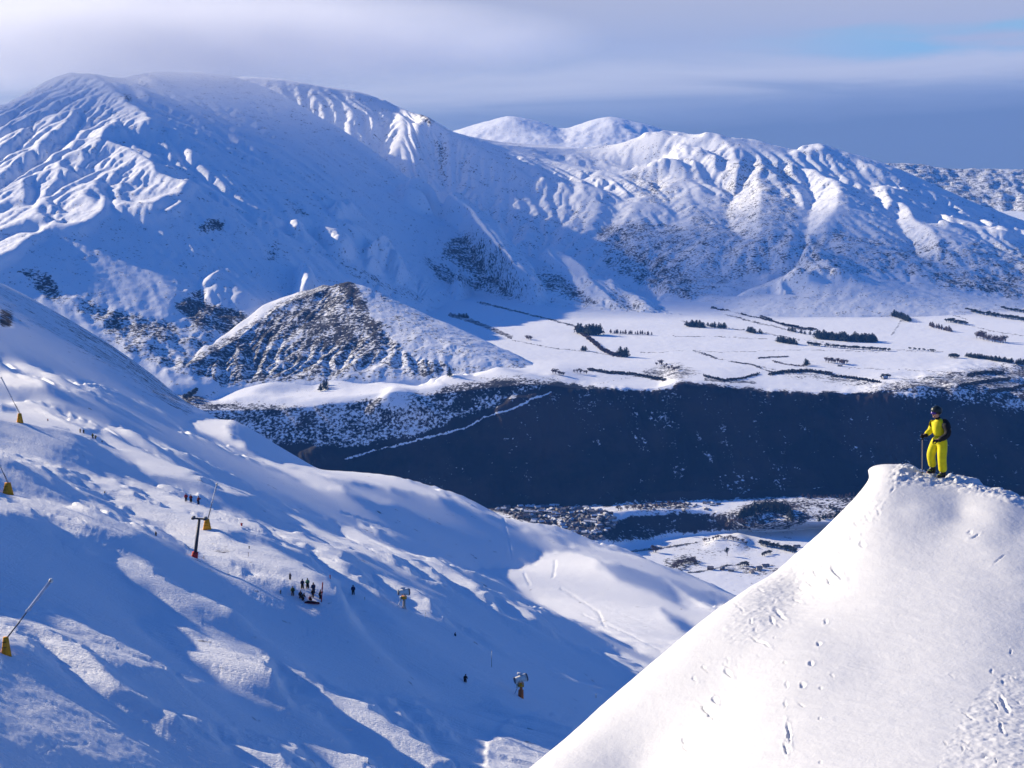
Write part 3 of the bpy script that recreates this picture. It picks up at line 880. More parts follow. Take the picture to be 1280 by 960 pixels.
M1W.poly([(-450, 60), (260, 90), (250, 300), (-450, 450)], 1.0, 8)
rk1 = Map(0)
for pl, d in (([(75, 365), (130, 380), (170, 395), (220, 405), (300, 395), (330, 410), (420, 420), (420, 470), (230, 470), (150, 440)], .52), ([(215, 380), (250, 358), (262, 380), (300, 385), (312, 405), (290, 418), (262, 412), (235, 400)], .85),
              ([(120, 388), (150, 390), (215, 398), (230, 430), (170, 420), (130, 405)], .68), ([(250, 278), (262, 272), (280, 275), (284, 285), (265, 290), (250, 291)], .9), ([(328, 308), (346, 305), (350, 325), (330, 330)], .52),
              ([(156, 118), (164, 118), (164, 130), (154, 125)], 1.0), ([(355, 245), (375, 258), (392, 272), (382, 276), (365, 266)], .62), ([(20, 335), (60, 338), (75, 362), (85, 380), (55, 372), (35, 352)], .75),
              ([(560, 298), (590, 292), (600, 310), (620, 345), (660, 372), (640, 375), (600, 355), (570, 330), (550, 320)], .78), ([(520, 320), (545, 326), (600, 352), (640, 372), (600, 368), (550, 350)], .62),
              ([(660, 335), (690, 338), (720, 355), (760, 385), (720, 380), (680, 362)], .66), ([(760, 360), (800, 370), (850, 392), (760, 388)], .5), ([(400, 310), (470, 345), (540, 372), (520, 378), (440, 345)], .5),
              ([(583, 290), (630, 305), (645, 335), (672, 370), (640, 368), (604, 330)], .50), ([(500, 290), (530, 300), (520, 310)], .4)):
    rk1.poly(pl, d, 4, 4, 12)
det1 = lambda u, v: 2.2 * rk1(u, v)
m1 = mountain(mu, [(-450, 470, 5950), (0, 470, 6000), (200, 488, 5950), (240, 486, 5980), (330, 465, 6300), (430, 440, 6700), (500, 405, 7600), (560, 372, 8700), (600, 366, 8950), (660, 378, 8500), (740, 386, 8210), (820, 392, 8010), (862, 395, 7950)],
              [(-450, 250, 8800), (-200, 190, 9400), (0, 132, 10000), (28, 117, 10200), (58, 99, 10400), (85, 92, 10500), (120, 94, 10600), (150, 98, 10800), (200, 90, 11000), (280, 93, 11000), (330, 108, 10900), (365, 124, 10700),
               (390, 140, 10500), (430, 163, 10250), (465, 187, 10150), (500, 214, 10000), (530, 238, 9900), (555, 256, 9800), (590, 264, 9650), (612, 277, 9500), (640, 306, 9300), (675, 322, 9100), (715, 322, 8900), (745, 342, 8700),
               (790, 362, 8400), (830, 385, 8200), (862, 393, 8060)],
              [330], M1L, M1W, 420, (420, 24, 9, det1, .42), 3, mids=(), back=(1.2, 500), most=170)
# ---- long range to the right
m2u = np.arange(180, 1700, 1.5)
M2L = Map(0)
p = M2L.poly
for pl, w in (([(861, 188), (878, 182), (895, 170), (905, 176), (916, 192), (922, 210), (920, 238), (905, 232), (890, 222), (882, 205), (870, 195)], .8), ([(893, 195), (905, 196), (910, 215), (903, 222), (895, 208)], .15),
              ([(945, 193), (952, 203), (945, 225), (950, 240), (948, 270), (950, 295), (935, 300), (915, 282), (908, 262), (915, 250), (930, 232), (938, 212)], .9), ([(985, 192), (1000, 185), (1018, 180), (1030, 184), (1026, 191), (1005, 192)], .95),
              ([(1000, 210), (1010, 212), (1024, 222), (1035, 224), (1047, 240), (1044, 262), (1030, 275), (1015, 290), (1005, 300), (1012, 270), (1018, 245), (1008, 228)], .95), ([(975, 200), (985, 205), (992, 222), (980, 218)], .5),
              ([(1088, 228), (1100, 232), (1112, 248), (1110, 262), (1098, 252)], .8), ([(1122, 256), (1130, 254), (1140, 272), (1165, 290), (1175, 315), (1160, 318), (1148, 318), (1140, 300), (1128, 285), (1121, 270)], .9),
              ([(1224, 278), (1245, 282), (1265, 295), (1260, 300), (1240, 295)], .8), ([(1195, 262), (1203, 268), (1195, 270)], .8), ([(540, 235), (550, 236), (548, 244)], .6), ([(845, 160), (870, 162), (886, 172), (875, 172)], .55),
              ([(820, 190), (850, 186), (852, 192), (825, 196)], .7), ([(470, 180), (480, 165), (492, 140), (500, 133), (497, 150), (480, 178)], .55), ([(1060, 200), (1085, 204), (1105, 215), (1080, 212)], .6), ([(1040, 190), (1060, 192), (1050, 196)], .6),
              ([(930, 340), (950, 332), (965, 345), (950, 352)], .4), ([(690, 316), (700, 318), (698, 325)], .3), ([(822, 224), (838, 222), (836, 230), (824, 236)], .45), ([(640, 225), (665, 215), (680, 222), (660, 235)], .3), ([(1035, 300), (1050, 300), (1060, 330), (1040, 325)], .4),
              ([(1140, 225), (1160, 236), (1150, 236)], .4), ([(985, 228), (1000, 245), (1005, 262), (992, 252)], .45)):
    p(pl, w, 1, 3, 8)
for a in range(9):                # further spurs catch a glancing light
    rn = random.Random(100 + a); uu = rn.choice([560, 620, 700, 760, 830, 960, 1080, 1190]) + rn.uniform(-15, 15); v0 = rn.uniform(210, 290)
    M2L.line([(uu, v0), (uu + 10, v0 + 14), (uu + 26, v0 + 34)], rn.uniform(4, 9), .28, 2, 4, 8)
M2W = Map(1)
M2L.poly([(850, 392), (900, 378), (950, 360), (1000, 352), (1120, 355), (1180, 365), (1290, 382), (1700, 420), (1700, 440), (850, 400)], .22, 4)
M2W.poly([(850, 150), (1280, 200), (1280, 330), (850, 330)], 1, 6)
rk2 = Map(0)
for pl, d in (([(505, 130), (530, 136), (550, 158), (530, 152), (510, 140)], .8), ([(540, 170), (560, 180), (560, 240), (548, 235)], .5), ([(745, 290), (800, 270), (850, 280), (900, 300), (960, 330), (860, 380), (760, 340)], .5),
              ([(745, 285), (775, 283), (800, 310), (860, 345), (870, 378), (800, 352), (760, 320)], .62), ([(960, 310), (1000, 300), (1040, 345), (990, 345)], .78), ([(1040, 282), (1060, 290), (1085, 330), (1060, 330)], .75),
              ([(1100, 320), (1180, 310), (1280, 330), (1280, 375), (1180, 360), (1130, 338)], .62), ([(1150, 300), (1180, 310), (1190, 340), (1160, 335)], .85), ([(860, 250), (960, 290), (1280, 300), (1280, 345), (860, 345)], .46),
              ([(560, 250), (740, 260), (740, 300), (600, 290)], .32), ([(900, 195), (1000, 200), (1000, 290), (900, 290)], .42), ([(1280, 300), (1700, 330), (1700, 400), (1280, 375)], .7), ([(780, 210), (850, 230), (840, 260), (790, 250)], .45)):
    rk2.poly(pl, d, 4, 4, 12)
M2M = [(180, 330, 9800), (500, 340, 9700), (740, 360, 9300), (850, 372, 8800), (900, 368, 8600), (950, 356, 8500), (1000, 350, 8450), (1060, 347, 8450), (1120, 352, 8500), (1180, 362, 8550), (1280, 378, 8500), (1700, 415, 8200)]
m2 = mountain(m2u, [(180, 400, 9500), (500, 400, 9400), (740, 388, 8900), (850, 390, 8200), (900, 394, 7950), (950, 397, 7850), (1060, 397, 7850), (1120, 397, 7860), (1200, 398, 7880), (1280, 400, 7850), (1700, 420, 7700)],
              [(180, 120, 11700), (250, 100, 11700), (310, 96, 11700), (360, 99, 11700), (400, 107, 11700), (440, 112, 11700), (470, 118, 11700), (495, 130, 11700), (530, 140, 11140), (560, 158, 11050), (590, 170, 11230), (625, 180, 11500),
               (680, 184, 11770), (735, 188, 11950), (760, 186, 11950), (790, 172, 11860), (815, 165, 11770), (850, 160, 11680), (890, 168, 11500), (915, 173, 11500), (950, 178, 11500), (985, 185, 11500), (1018, 180, 11500), (1045, 187, 11500),
               (1080, 196, 11410), (1110, 205, 11320), (1150, 222, 11230), (1200, 246, 11140), (1240, 262, 11050), (1280, 277, 11050), (1500, 330, 10870), (1700, 370, 10690)],
              [50, 210], M2L, M2W, 800, (460, 24, 9, lambda u, v: 2.0 * rk2(u, v), .75), 9, mids=(M2M,), footw=26, sh=.05, emap=lambda u, v: .12 + .88 * np.clip((pchip([(a, b) for a, b, _ in M2M], np.clip(u, 180, 1700)) + 6 - v) / 18, 0, 1))
# ---- rocky far range on the right, pale peaks in the gap
m5u = np.arange(1000, 1900, 2)
m5 = mountain(m5u, [(1000, 330, 14000), (1900, 330, 14000)], [(1000, 230, 17000), (1080, 203, 17000), (1120, 205, 17000), (1150, 205, 17000), (1185, 212, 17000), (1230, 212, 17000), (1280, 213, 17000), (1900, 215, 17000)],
              [90], Map(.62), Map(.6), 200, (420, 26, 16, lambda u, v: 1.5, 1), 21)
m4u = np.arange(480, 960, 1.5)
m4 = mountain(m4u, [(480, 240, 15000), (960, 240, 15000)], [(480, 190, 19000), (560, 166, 19000), (585, 158, 19000), (610, 151, 19000), (637, 145, 19000), (660, 149, 19000), (685, 156, 19000), (702, 162, 19000), (725, 155, 19000), (745, 149, 19000), (762, 146, 19000),
              (785, 151, 19000), (810, 156, 19000), (835, 166, 19000), (880, 190, 19000), (960, 220, 19000)], [70], Map(.9), Map(1), 400, (700, 16, 6, lambda u, v: .8, 1), 27)
# ---- rocky front hill
m0u = np.arange(215, 745, 1.2)
M0L = Map(.0)
M0L.poly([(418, 352), (430, 347), (440, 352), (432, 372), (415, 395), (398, 392), (405, 368)], .35, 2, 3, 6)
M0L.poly([(438, 395), (450, 388), (462, 392), (452, 402), (440, 402)], .35, 2, 2, 6)
rk0 = Map(0)
for pl, d in (([(200, 492), (205, 470), (240, 445), (290, 415), (335, 388), (380, 358), (425, 335), (445, 345), (470, 400), (500, 430), (520, 470), (430, 475), (330, 480)], .68), ([(290, 432), (350, 390), (400, 362), (425, 345), (420, 385), (360, 418), (300, 448), (250, 472)], .78), ([(455, 420), (500, 440), (560, 452), (560, 470), (470, 470)], .55), ([(500, 385), (560, 410), (540, 430), (500, 415)], .36),
              ([(418, 352), (430, 346), (440, 350), (446, 372), (460, 385), (450, 388), (435, 370), (425, 362)], 1.1), ([(420, 405), (445, 402), (440, 430), (425, 440), (412, 425)], .86), ([(385, 395), (405, 390), (410, 430), (395, 445), (380, 425)], .8),
              ([(452, 350), (520, 385), (600, 425), (690, 465), (640, 470), (560, 455), (520, 445), (490, 420), (465, 395)], .34), ([(430, 460), (520, 455), (690, 470), (600, 476), (430, 474)], .5), ([(460, 400), (480, 402), (478, 425), (465, 420)], .85)):
    rk0.poly(pl, d, 3, 3, 10)
m0 = mountain(m0u, [(215, 490, 5960), (250, 484, 6020), (330, 478, 6080), (430, 474, 6080), (520, 474, 6080), (640, 474, 6080), (700, 478, 6050), (745, 486, 6000)],
              [(215, 487, 6020), (232, 474, 6170), (248, 461, 6220), (258, 458, 6270), (272, 446, 6330), (286, 442, 6400), (300, 429, 6470), (314, 424, 6540), (326, 410, 6600), (340, 405, 6670), (350, 392, 6700), (364, 388, 6750), (374, 377, 6770),
               (386, 377, 6800), (396, 370, 6820), (404, 361, 6850), (412, 359, 6870), (420, 349, 6870), (427, 350, 6870), (434, 346, 6870), (442, 352, 6870), (452, 353, 6850), (462, 359, 6830), (478, 365, 6810), (500, 378, 6770), (520, 386, 6720),
               (540, 396, 6670), (560, 402, 6620), (580, 412, 6570), (600, 420, 6520), (620, 430, 6470), (642, 438, 6400), (660, 448, 6370), (680, 457, 6280), (700, 470, 6200), (745, 488, 6060)],
              [150], M0L, Map(1), 520, (260, 13, 4, lambda u, v: 2.0 * rk0(u, v), .7), 33, back=(1.12, 300), sh=.07, emap=lambda u, v: np.clip(rk0(u, v) * 1.7 - .35, .06, 1))
# ================================================================== FOREGROUND RIDGE
RC = [(560, 1060, 36), (670, 962, 38.5), (740, 900, 41), (800, 848, 43), (860, 797, 45), (930, 742, 47.5), (990, 697, 49.5), (1040, 655, 51.2), (1066, 630, 51.6), (1083, 608, 52), (1092, 588, 51.9), (1103, 580, 51.6), (1120, 580, 51.2), (1145, 586, 50.8),
      (1168, 594, 50.6), (1195, 599, 49.9), (1225, 606, 49.1), (1255, 616, 48.3), (1280, 625, 47.8), (1350, 655, 46.6), (1500, 725, 45), (1750, 850, 43)]
pts = list(RC)
for u_, v_, r_ in RC:
    st = 60 if u_ < 1090 else 22
    pts += [(u_, v_ + st * .35, r_ * 1.035), (u_, v_ + st * 3.0, r_ * 1.18), (u_, v_ + 560, r_ * 1.9)]
pts += [(560, 1300, 24), (800, 980, 33), (900, 960, 30.5), (1000, 960, 28.5), (1150, 960, 27), (1300, 960, 26.5), (1500, 975, 27), (1750, 1010, 28),
        (900, 850, 37), (1000, 800, 38), (1000, 730, 45), (1100, 830, 35), (1100, 700, 43), (1130, 630, 47), (1200, 700, 42), (1200, 640, 46.5), (1280, 830, 34), (1280, 700, 41.6), (1280, 660, 44.6), (1400, 760, 39.5), (1500, 820, 38),
        (800, 1400, 17), (1000, 1400, 15), (1280, 1400, 14.5), (1600, 1450, 15)]
f = tps([((u_ - 1000) / 400, math.log(r_ / 40) * 1.6) for u_, v_, r_ in pts], np.array([p_[1] for p_ in pts], float), 4e-5)
us = np.arange(560, 1750, 1.5)
rr = np.concatenate([np.exp(np.linspace(math.log(15), math.log(26), 90))[:-1], np.exp(np.linspace(math.log(26), math.log(60), 640))[:-1], np.exp(np.linspace(math.log(60), math.log(110), 60))])[:, None] * np.ones_like(us)[None]
VV = f((us[None] - 1000) / 400, np.log(rr / 40) * 1.6)
_, _, zz = unproj(us[None] + 0 * rr, VV, rr)
XX = (us[None] - 640) / F * (rr * cp - (zz - CAMZ) * sp_)
rid = Sheet(XX, rr, zz)
ru, rv = rid.uv()
vis = visible(rv)
x, y = rid.X, rid.Y
# wind-packed surface
rid.Z += .035 * fbm(x / 2.2, y / 3.5, 4, 61) + .003 * fbm(x / .10, y / .3, 3, 62)
rid.Z += .005 * fbm(x / .5 + y / 1.4, y / .9 - x / 3, 4, 63, .6)
rid.Z += .009 * np.clip(fbm((x * .8 + y * .35) / .28, (y * .8 - x * .35) / 1.6, 4, 66, .6) - .05, 0, 1)
chop = Map(0)     # broken, trodden snow
chop.poly([(1128, 580), (1165, 590), (1215, 600), (1290, 626), (1290, 634), (1240, 618), (1180, 606), (1140, 600), (1120, 606), (1112, 596)], 1.0, 3)
chop.poly([(1230, 870), (1290, 830), (1300, 980), (1170, 980)], .08, 14)
chop.poly([(1000, 640), (1090, 615), (1110, 620), (1060, 680), (1000, 745), (940, 800), (900, 800)], .07, 10)
cm = chop(ru, rv) * vis
rid.Z += cm * .16 * (np.clip(fbm(x / .42, y / .55, 4, 64, .6) * 1.5 + .1, 0, 1) ** .8)
rid.Z += (.015 + cm * .05) * fbm(x / .12, y / .16, 3, 65) * (cm > .02)
# long soft crest running down to the right from below the skier
for i, (u_, v_) in enumerate([(1150, 640), (1180, 648), (1205, 662), (1225, 678), (1245, 694), (1262, 710), (1280, 728), (1300, 745)]):
    d = np.hypot((ru - u_) / 26, (rv - v_) / 9)
    rid.Z += .035 * np.exp(-d ** 2) * vis
# pits: ski, pole and boot marks and small slides (u, v, length px, width px, angle deg, depth m)
PITS = [(1046, 714, 22, 7, 128, .16), (1036, 726, 10, 5, 110, .10), (1020, 715, 14, 6, 130, .09), (1012, 728, 16, 4, 140, .07), (1028, 706, 9, 4, 120, .06), (975, 768, 20, 5, 140, .09), (965, 775, 10, 4, 120, .07), (997, 752, 12, 3, 145, .05),
        (1032, 776, 5, 5, 90, .07), (1023, 804, 6, 6, 90, .08), (1013, 830, 6, 7, 90, .09), (1004, 857, 6, 6, 90, .08), (1026, 860, 4, 5, 90, .05), (950, 802, 24, 3.5, 150, .08), (911, 842, 12, 4.5, 135, .10), (894, 876, 10, 6, 120, .12),
        (884, 890, 24, 3, 138, .10), (938, 776, 5, 4, 90, .07), (951, 738, 8, 3, 140, .05), (986, 916, 24, 4, 100, .11), (982, 936, 14, 4, 108, .10), (983, 856, 8, 3, 95, .05), (981, 880, 10, 3, 98, .05), (980, 828, 6, 3, 95, .05), (1002, 881, 12, 2.5, 165, .04),
        (1025, 898, 6, 3, 90, .06), (1040, 845, 7, 2.5, 140, .04), (855, 925, 8, 5, 110, .07), (857, 935, 12, 3, 130, .06), (880, 835, 8, 2.5, 125, .05), (868, 848, 9, 3, 130, .05), (1219, 672, 14, 3, 30, .07), (1213, 667, 8, 2.5, 35, .05), (1250, 700, 20, 2.5, 40, .04),
        (1256, 880, 20, 5, 115, .10), (1245, 882, 14, 3, 120, .07), (1252, 910, 16, 4, 110, .08), (1263, 815, 8, 3, 80, .05), (1210, 895, 18, 2.5, 145, .05), (1240, 840, 8, 3, 100, .05), (1098, 640, 9, 3, 120, .05), (1085, 648, 12, 4, 125, .06), (1064, 672, 8, 4, 120, .05),
        (1078, 680, 9, 5, 120, .07), (1070, 655, 12, 3, 135, .05), (1050, 690, 8, 3, 130, .05), (1040, 676, 24, 2.5, 142, .05), (1000, 735, 9, 3, 130, .05), (1115, 612, 10, 4, 60, .05), (1123, 588, 8, 5, 40, .07), (1140, 593, 8, 4, 30, .06), (1025, 954, 5, 3, 90, .04), (925, 760, 26, 2, 143, .04)]
rn = random.Random(5)
for _ in range(44):
    k = rn.random()
    uu = 900 + 190 * k + rn.uniform(-22, 22); PITS.append((uu, 830 - 190 * k + rn.uniform(-18, 30), rn.uniform(3, 8), rn.uniform(1.5, 3), rn.uniform(110, 150), rn.uniform(.015, .04)))
for _ in range(22):
    PITS.append((rn.uniform(1180, 1280), rn.uniform(830, 958), rn.uniform(4, 12), rn.uniform(1.5, 3.2), rn.uniform(105, 145), rn.uniform(.015, .05)))
for (pu, pv, ln, wd, an, dp) in PITS:
    msk = (abs(ru - pu) < ln + 14) & (abs(rv - pv) < ln + 14) & (vis > 0)
    if not msk.any():
        continue
    du = ru[msk] - pu; dv = rv[msk] - pv
    du = du + 2.0 * fbm(ru[msk] / 5, rv[msk] / 5, 2, 71); dv = dv + 2.0 * fbm(ru[msk] / 5, rv[msk] / 5, 2, 72)
    c_, s_ = math.cos(R(an)), -math.sin(R(an))
    q1 = (du * c_ + dv * s_) / (ln / 2); q2 = (-du * s_ + dv * c_) / (wd / 2)
    g = q1 ** 2 + q2 ** 2
    rid.Z[msk] += dp * .42 * (-np.exp(-g ** 1.5) + .30 * np.exp(-((np.sqrt(g) - 1.35) / .4) ** 2))
# the cornice lip hangs out over the far side
ru, rv = rid.uv()
lip = np.exp(-((ru - 1094) / 10) ** 2) * np.exp(-((rid.Y - 51.9) / 1.0) ** 2)
rid.X -= .17 * lip * np.clip((600 - rv) / 12, 0, 1)
# ------------------------------------------------------------------ snow materials
def snow_mat(name, fine, coarse, dist, stretch=None, colr=(.69, .705, .74)):
    m, n, l, p = new_mat(name)
    geo = N(n, 'ShaderNodeNewGeometry')
    src = geo.outputs['Position']
    if stretch:
        mp_ = N(n, 'ShaderNodeMapping')
        mp_.inputs['Rotation'].default_value = (0, 0, stretch[0])
        mp_.inputs['Scale'].default_value = (stretch[1], 1, 1)
        l.new(src, mp_.inputs[0]); src2 = mp_.outputs[0]
    else:
        src2 = src
    a = N(n, 'ShaderNodeTexNoise', ins={'Scale': fine, 'Detail': 6.0, 'Roughness': .65})
    b = N(n, 'ShaderNodeTexNoise', ins={'Scale': coarse, 'Detail': 5.0, 'Roughness': .6})
    l.new(src, a.inputs['Vector']); l.new(src2, b.inputs['Vector'])
    s = N(n, 'ShaderNodeMath', operation='ADD')
    l.new(a.outputs[0], s.inputs[0]); l.new(b.outputs[0], s.inputs[1])
    bp = N(n, 'ShaderNodeBump', ins={'Strength': 1.0, 'Distance': dist})
    l.new(s.outputs[0], bp.inputs['Height']); l.new(bp.outputs[0], p.inputs['Normal'])
    cr = ramp(n, [(.3, tuple(c * .95 for c in colr)), (.7, colr)])
    l.new(b.outputs[0], cr.inputs[0]); l.new(cr.outputs[0], p.inputs['Base Color'])
    p.inputs['Roughness'].default_value = .7
    p.inputs['Specular IOR Level'].default_value = .2
    return m


m_ridge = snow_mat('ridge_snow', 14.0, 1.6, .012)
m_ski = snow_land('ski_slope_snow', s1=.2, s2=.04, bump=.36, bscale=1.9, iso=.7, contrast=.05, streak=(.22, .045, 1.7, .95))
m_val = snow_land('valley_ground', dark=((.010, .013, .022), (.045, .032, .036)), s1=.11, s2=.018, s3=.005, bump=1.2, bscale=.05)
m_mnt = snow_land('mountain_snow', dark=((.022, .024, .034), (.050, .044, .048)), s1=.085, s2=.016, bump=3.0, bscale=.016)

rid.mesh('snow_ridge', m_ridge)
ski.mesh('ski_slope', m_ski, {'scrub': np.clip(sc_s, 0, 1.2)})
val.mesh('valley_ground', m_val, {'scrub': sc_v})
for s, nm, rk, base in ((m1, 'mountain_slope', rk1, .18), (m2, 'mountain_range', rk2, .22), (m0, 'rocky_hill', rk0, 0.1)):
    u, v = s.uv()
    a = np.maximum(rk(u, v), base)
    s.mesh(nm, m_mnt, {'scrub': a})
m5.mesh('far_mountain_range', m_mnt, {'scrub': np.full(m5.X.shape, .6)})
m4.mesh('far_peaks', m_mnt, {'scrub': np.full(m4.X.shape, .2)})

# ------------------------------------------------------------------ haze
HAZE = 1.4e-5
if HAZE:
    bm = bmesh.new()
    bmesh.ops.create_cube(bm, size=1)
    me = bpy.data.meshes.new('haze'); bm.to_mesh(me); bm.free()
    hz = bpy.data.objects.new('haze', me); col.objects.link(hz)
    hz.scale = (30000, 25000, 2360); hz.location = (0, 10500, 820)
    hz['kind'] = 'stuff'; hz['label'] = 'thin blue winter haze filling the whole valley'; hz['category'] = 'haze'
    m = bpy.data.materials.new('haze'); m.use_nodes = True
    nn = m.node_tree.nodes; nn.clear()
    pv = nn.new('ShaderNodeVolumePrincipled')
    pv.inputs['Color'].default_value = (.10, .36, 1.0, 1)
    pv.inputs['Density'].default_value = HAZE
    pv.inputs['Anisotropy'].default_value = .0
    oo = nn.new('ShaderNodeOutputMaterial')
    m.node_tree.links.new(pv.outputs[0], oo.inputs['Volume'])
    me.materials.append(m)

# ------------------------------------------------------------------ cloud cap that veils the left summit
bm = bmesh.new()
bmesh.ops.create_icosphere(bm, subdivisions=4, radius=1)
me = bpy.data.meshes.new('cloud'); bm.to_mesh(me); bm.free()
cl_o = bpy.data.objects.new('cloud', me); col.objects.link(cl_o)
cl_o.scale = (3200, 1100, 330); cl_o.location = (-2600, 10750, 1600)
cl_o['kind'] = 'stuff'; cl_o['label'] = 'soft grey cloud cap veiling the top of the left mountain'; cl_o['category'] = 'cloud'
m = bpy.data.materials.new('cloud'); m.use_nodes = True
nn = m.node_tree.nodes; ll = m.node_tree.links; nn.clear()
tc_ = nn.new('ShaderNodeTexCoord')
ln_ = N(nn, 'ShaderNodeVectorMath', operation='LENGTH'); ll.new(tc_.outputs['Object'], ln_.inputs[0])
fr = N(nn, 'ShaderNodeMapRange', ins={'From Min': 1.0, 'From Max': .45}); ll.new(ln_.outputs['Value'], fr.inputs[0])
mpc = N(nn, 'ShaderNodeMapping'); mpc.inputs['Scale'].default_value = (4.2, 2.2, 1.0)
ll.new(tc_.outputs['Object'], mpc.inputs[0])
nc = N(nn, 'ShaderNodeTexNoise', ins={'Scale': 1.6, 'Detail': 4.0, 'Roughness': .55}); ll.new(mpc.outputs[0], nc.inputs['Vector'])
nrr = N(nn, 'ShaderNodeMapRange', ins={'From Min': .18, 'From Max': .6}); ll.new(nc.outputs[0], nrr.inputs[0])
mm1 = N(nn, 'ShaderNodeMath', operation='MULTIPLY'); ll.new(fr.outputs[0], mm1.inputs[0]); ll.new(nrr.outputs[0], mm1.inputs[1])
mm2 = N(nn, 'ShaderNodeMath', operation='MULTIPLY', ins={1: .0024}); ll.new(mm1.outputs[0], mm2.inputs[0])
pv = nn.new('ShaderNodeVolumePrincipled'); pv.inputs['Color'].default_value = (.91, .93, .98, 1); pv.inputs['Anisotropy'].default_value = .3
ll.new(mm2.outputs[0], pv.inputs['Density'])
oo = nn.new('ShaderNodeOutputMaterial'); ll.new(pv.outputs[0], oo.inputs['Volume'])
me.materials.append(m)
# ================================================================== OBJECTS: helpers
def plain(name, c, rough=.6, c2=None, scale=8.0, metal=0.0, spec=.3):
    m, n, l, p = new_mat(name)
    tc_ = N(n, 'ShaderNodeTexCoord')
    nz_ = N(n, 'ShaderNodeTexNoise', ins={'Scale': scale, 'Detail': 4.0})
    l.new(tc_.outputs['Object'], nz_.inputs['Vector'])
    c2 = c2 or tuple(k * .72 for k in c)
    r_ = ramp(n, [(.35, c2), (.65, c)])
    l.new(nz_.outputs[0], r_.inputs[0]); l.new(r_.outputs[0], p.inputs['Base Color'])
    p.inputs['Roughness'].default_value = rough
    p.inputs['Metallic'].default_value = metal
    p.inputs['Specular IOR Level'].default_value = spec
    bp = N(n, 'ShaderNodeBump', ins={'Strength': .35, 'Distance': .01})
    l.new(nz_.outputs[0], bp.inputs['Height']); l.new(bp.outputs[0], p.inputs['Normal'])
    return m


MAT = dict(
    yellow=plain('yellow_shell_fabric', (.86, .74, .01), .75, (.72, .60, .008), 9),
    black=plain('black_fabric', (.014, .014, .018), .8, (.008, .008, .012), 12),
    helmet=plain('dark_helmet', (.030, .045, .045), .35, (.012, .018, .02), 5),
    lens=plain('goggle_lens', (.16, .03, .26), .15, (.05, .03, .20), 6),
    skin=plain('skin', (.50, .27, .19), .6, (.44, .23, .16), 6),
    boot=plain('boot_plastic', (.02, .022, .022), .45),
    lime=plain('lime_plastic', (.22, .30, .04), .5),
    steel=plain('grey_steel', (.16, .17, .19), .5, (.10, .11, .13), 3),
    dark=plain('dark_steel', (.05, .055, .07), .5),
    pad=plain('yellow_padding', (.80, .36, .02), .7, (.62, .26, .015), 2),
    red=plain('red_padding', (.50, .03, .03), .7, (.36, .02, .03), 2),
    orange=plain('orange_padding', (.62, .17, .04), .7, (.42, .10, .04), 2),
    frost=plain('frosted_tube', (.62, .66, .72), .7, (.42, .46, .54), 1.5),
    white=plain('white_enamel', (.80, .78, .72), .5, (.66, .63, .56), 2),
    tan=plain('tan_frame', (.46, .38, .30), .7, (.34, .27, .22), 2),
    navy=plain('navy_fabric', (.018, .03, .09), .8),
    maroon=plain('maroon_fabric', (.16, .015, .03), .8),
    green=plain('green_fabric', (.10, .26, .14), .8),
    olive=plain('olive_fabric', (.10, .12, .03), .8),
    brown=plain('brown_fabric', (.07, .045, .035), .8),
    redf=plain('red_fabric', (.38, .03, .04), .8),
    conifer=plain('conifer_foliage', (.018, .032, .030), .9, (.008, .016, .020), .5),
    bare=plain('bare_twigs', (.13, .085, .08), .95, (.07, .045, .05), .4),
    hedge=plain('hedge_foliage', (.035, .035, .04), .95, (.015, .018, .025), .12),
    bark=plain('bark', (.07, .05, .04), .95),
    wall_a=plain('pale_wall', (.40, .37, .34), .8, None, .3),
    wall_b=plain('brown_wall', (.16, .10, .08), .8, None, .3),
    wall_c=plain('grey_wall', (.20, .21, .24), .8, None, .3),
    roof_a=plain('snowy_roof', (.74, .76, .80), .8, (.40, .42, .48), .25),
    roof_b=plain('dark_roof', (.07, .07, .09), .7, (.16, .16, .2), .25),
    glass=plain('window_glass', (.03, .04, .06), .1),
)


def link(name, me, mat=None, parent=None, loc=None):
    o = bpy.data.objects.new(name, me)
    if mat is not None and me is not None:
        me.materials.clear(); me.materials.append(mat)
    col.objects.link(o)
    if parent is not None:
        o.parent = parent
    if loc is not None:
        o.location = loc
    return o


def tag(o, label, cat, group=None):
    o['label'] = label; o['category'] = cat
    if group:
        o['group'] = group
    return o


def thing(name, label, cat, loc, rz=0, group=None, s=1.0):
    o = bpy.data.objects.new(name, None)
    o.empty_display_size = .5
    col.objects.link(o)
    o.location = loc; o.rotation_euler = (0, 0, rz); o.scale = (s, s, s)
    return tag(o, label, cat, group)


def dup(src, loc, rz, s, label, group=None):
    r = src.copy(); col.objects.link(r)
    r.location = loc; r.rotation_euler = (0, 0, rz); r.scale = (s, s, s) if not isinstance(s, tuple) else s
    r['label'] = label
    if group:
        r['group'] = group
    for ch in src.children:
        c = ch.copy(); col.objects.link(c); c.parent = r
        for g in ch.children:
            d = g.copy(); col.objects.link(d); d.parent = c
    return r


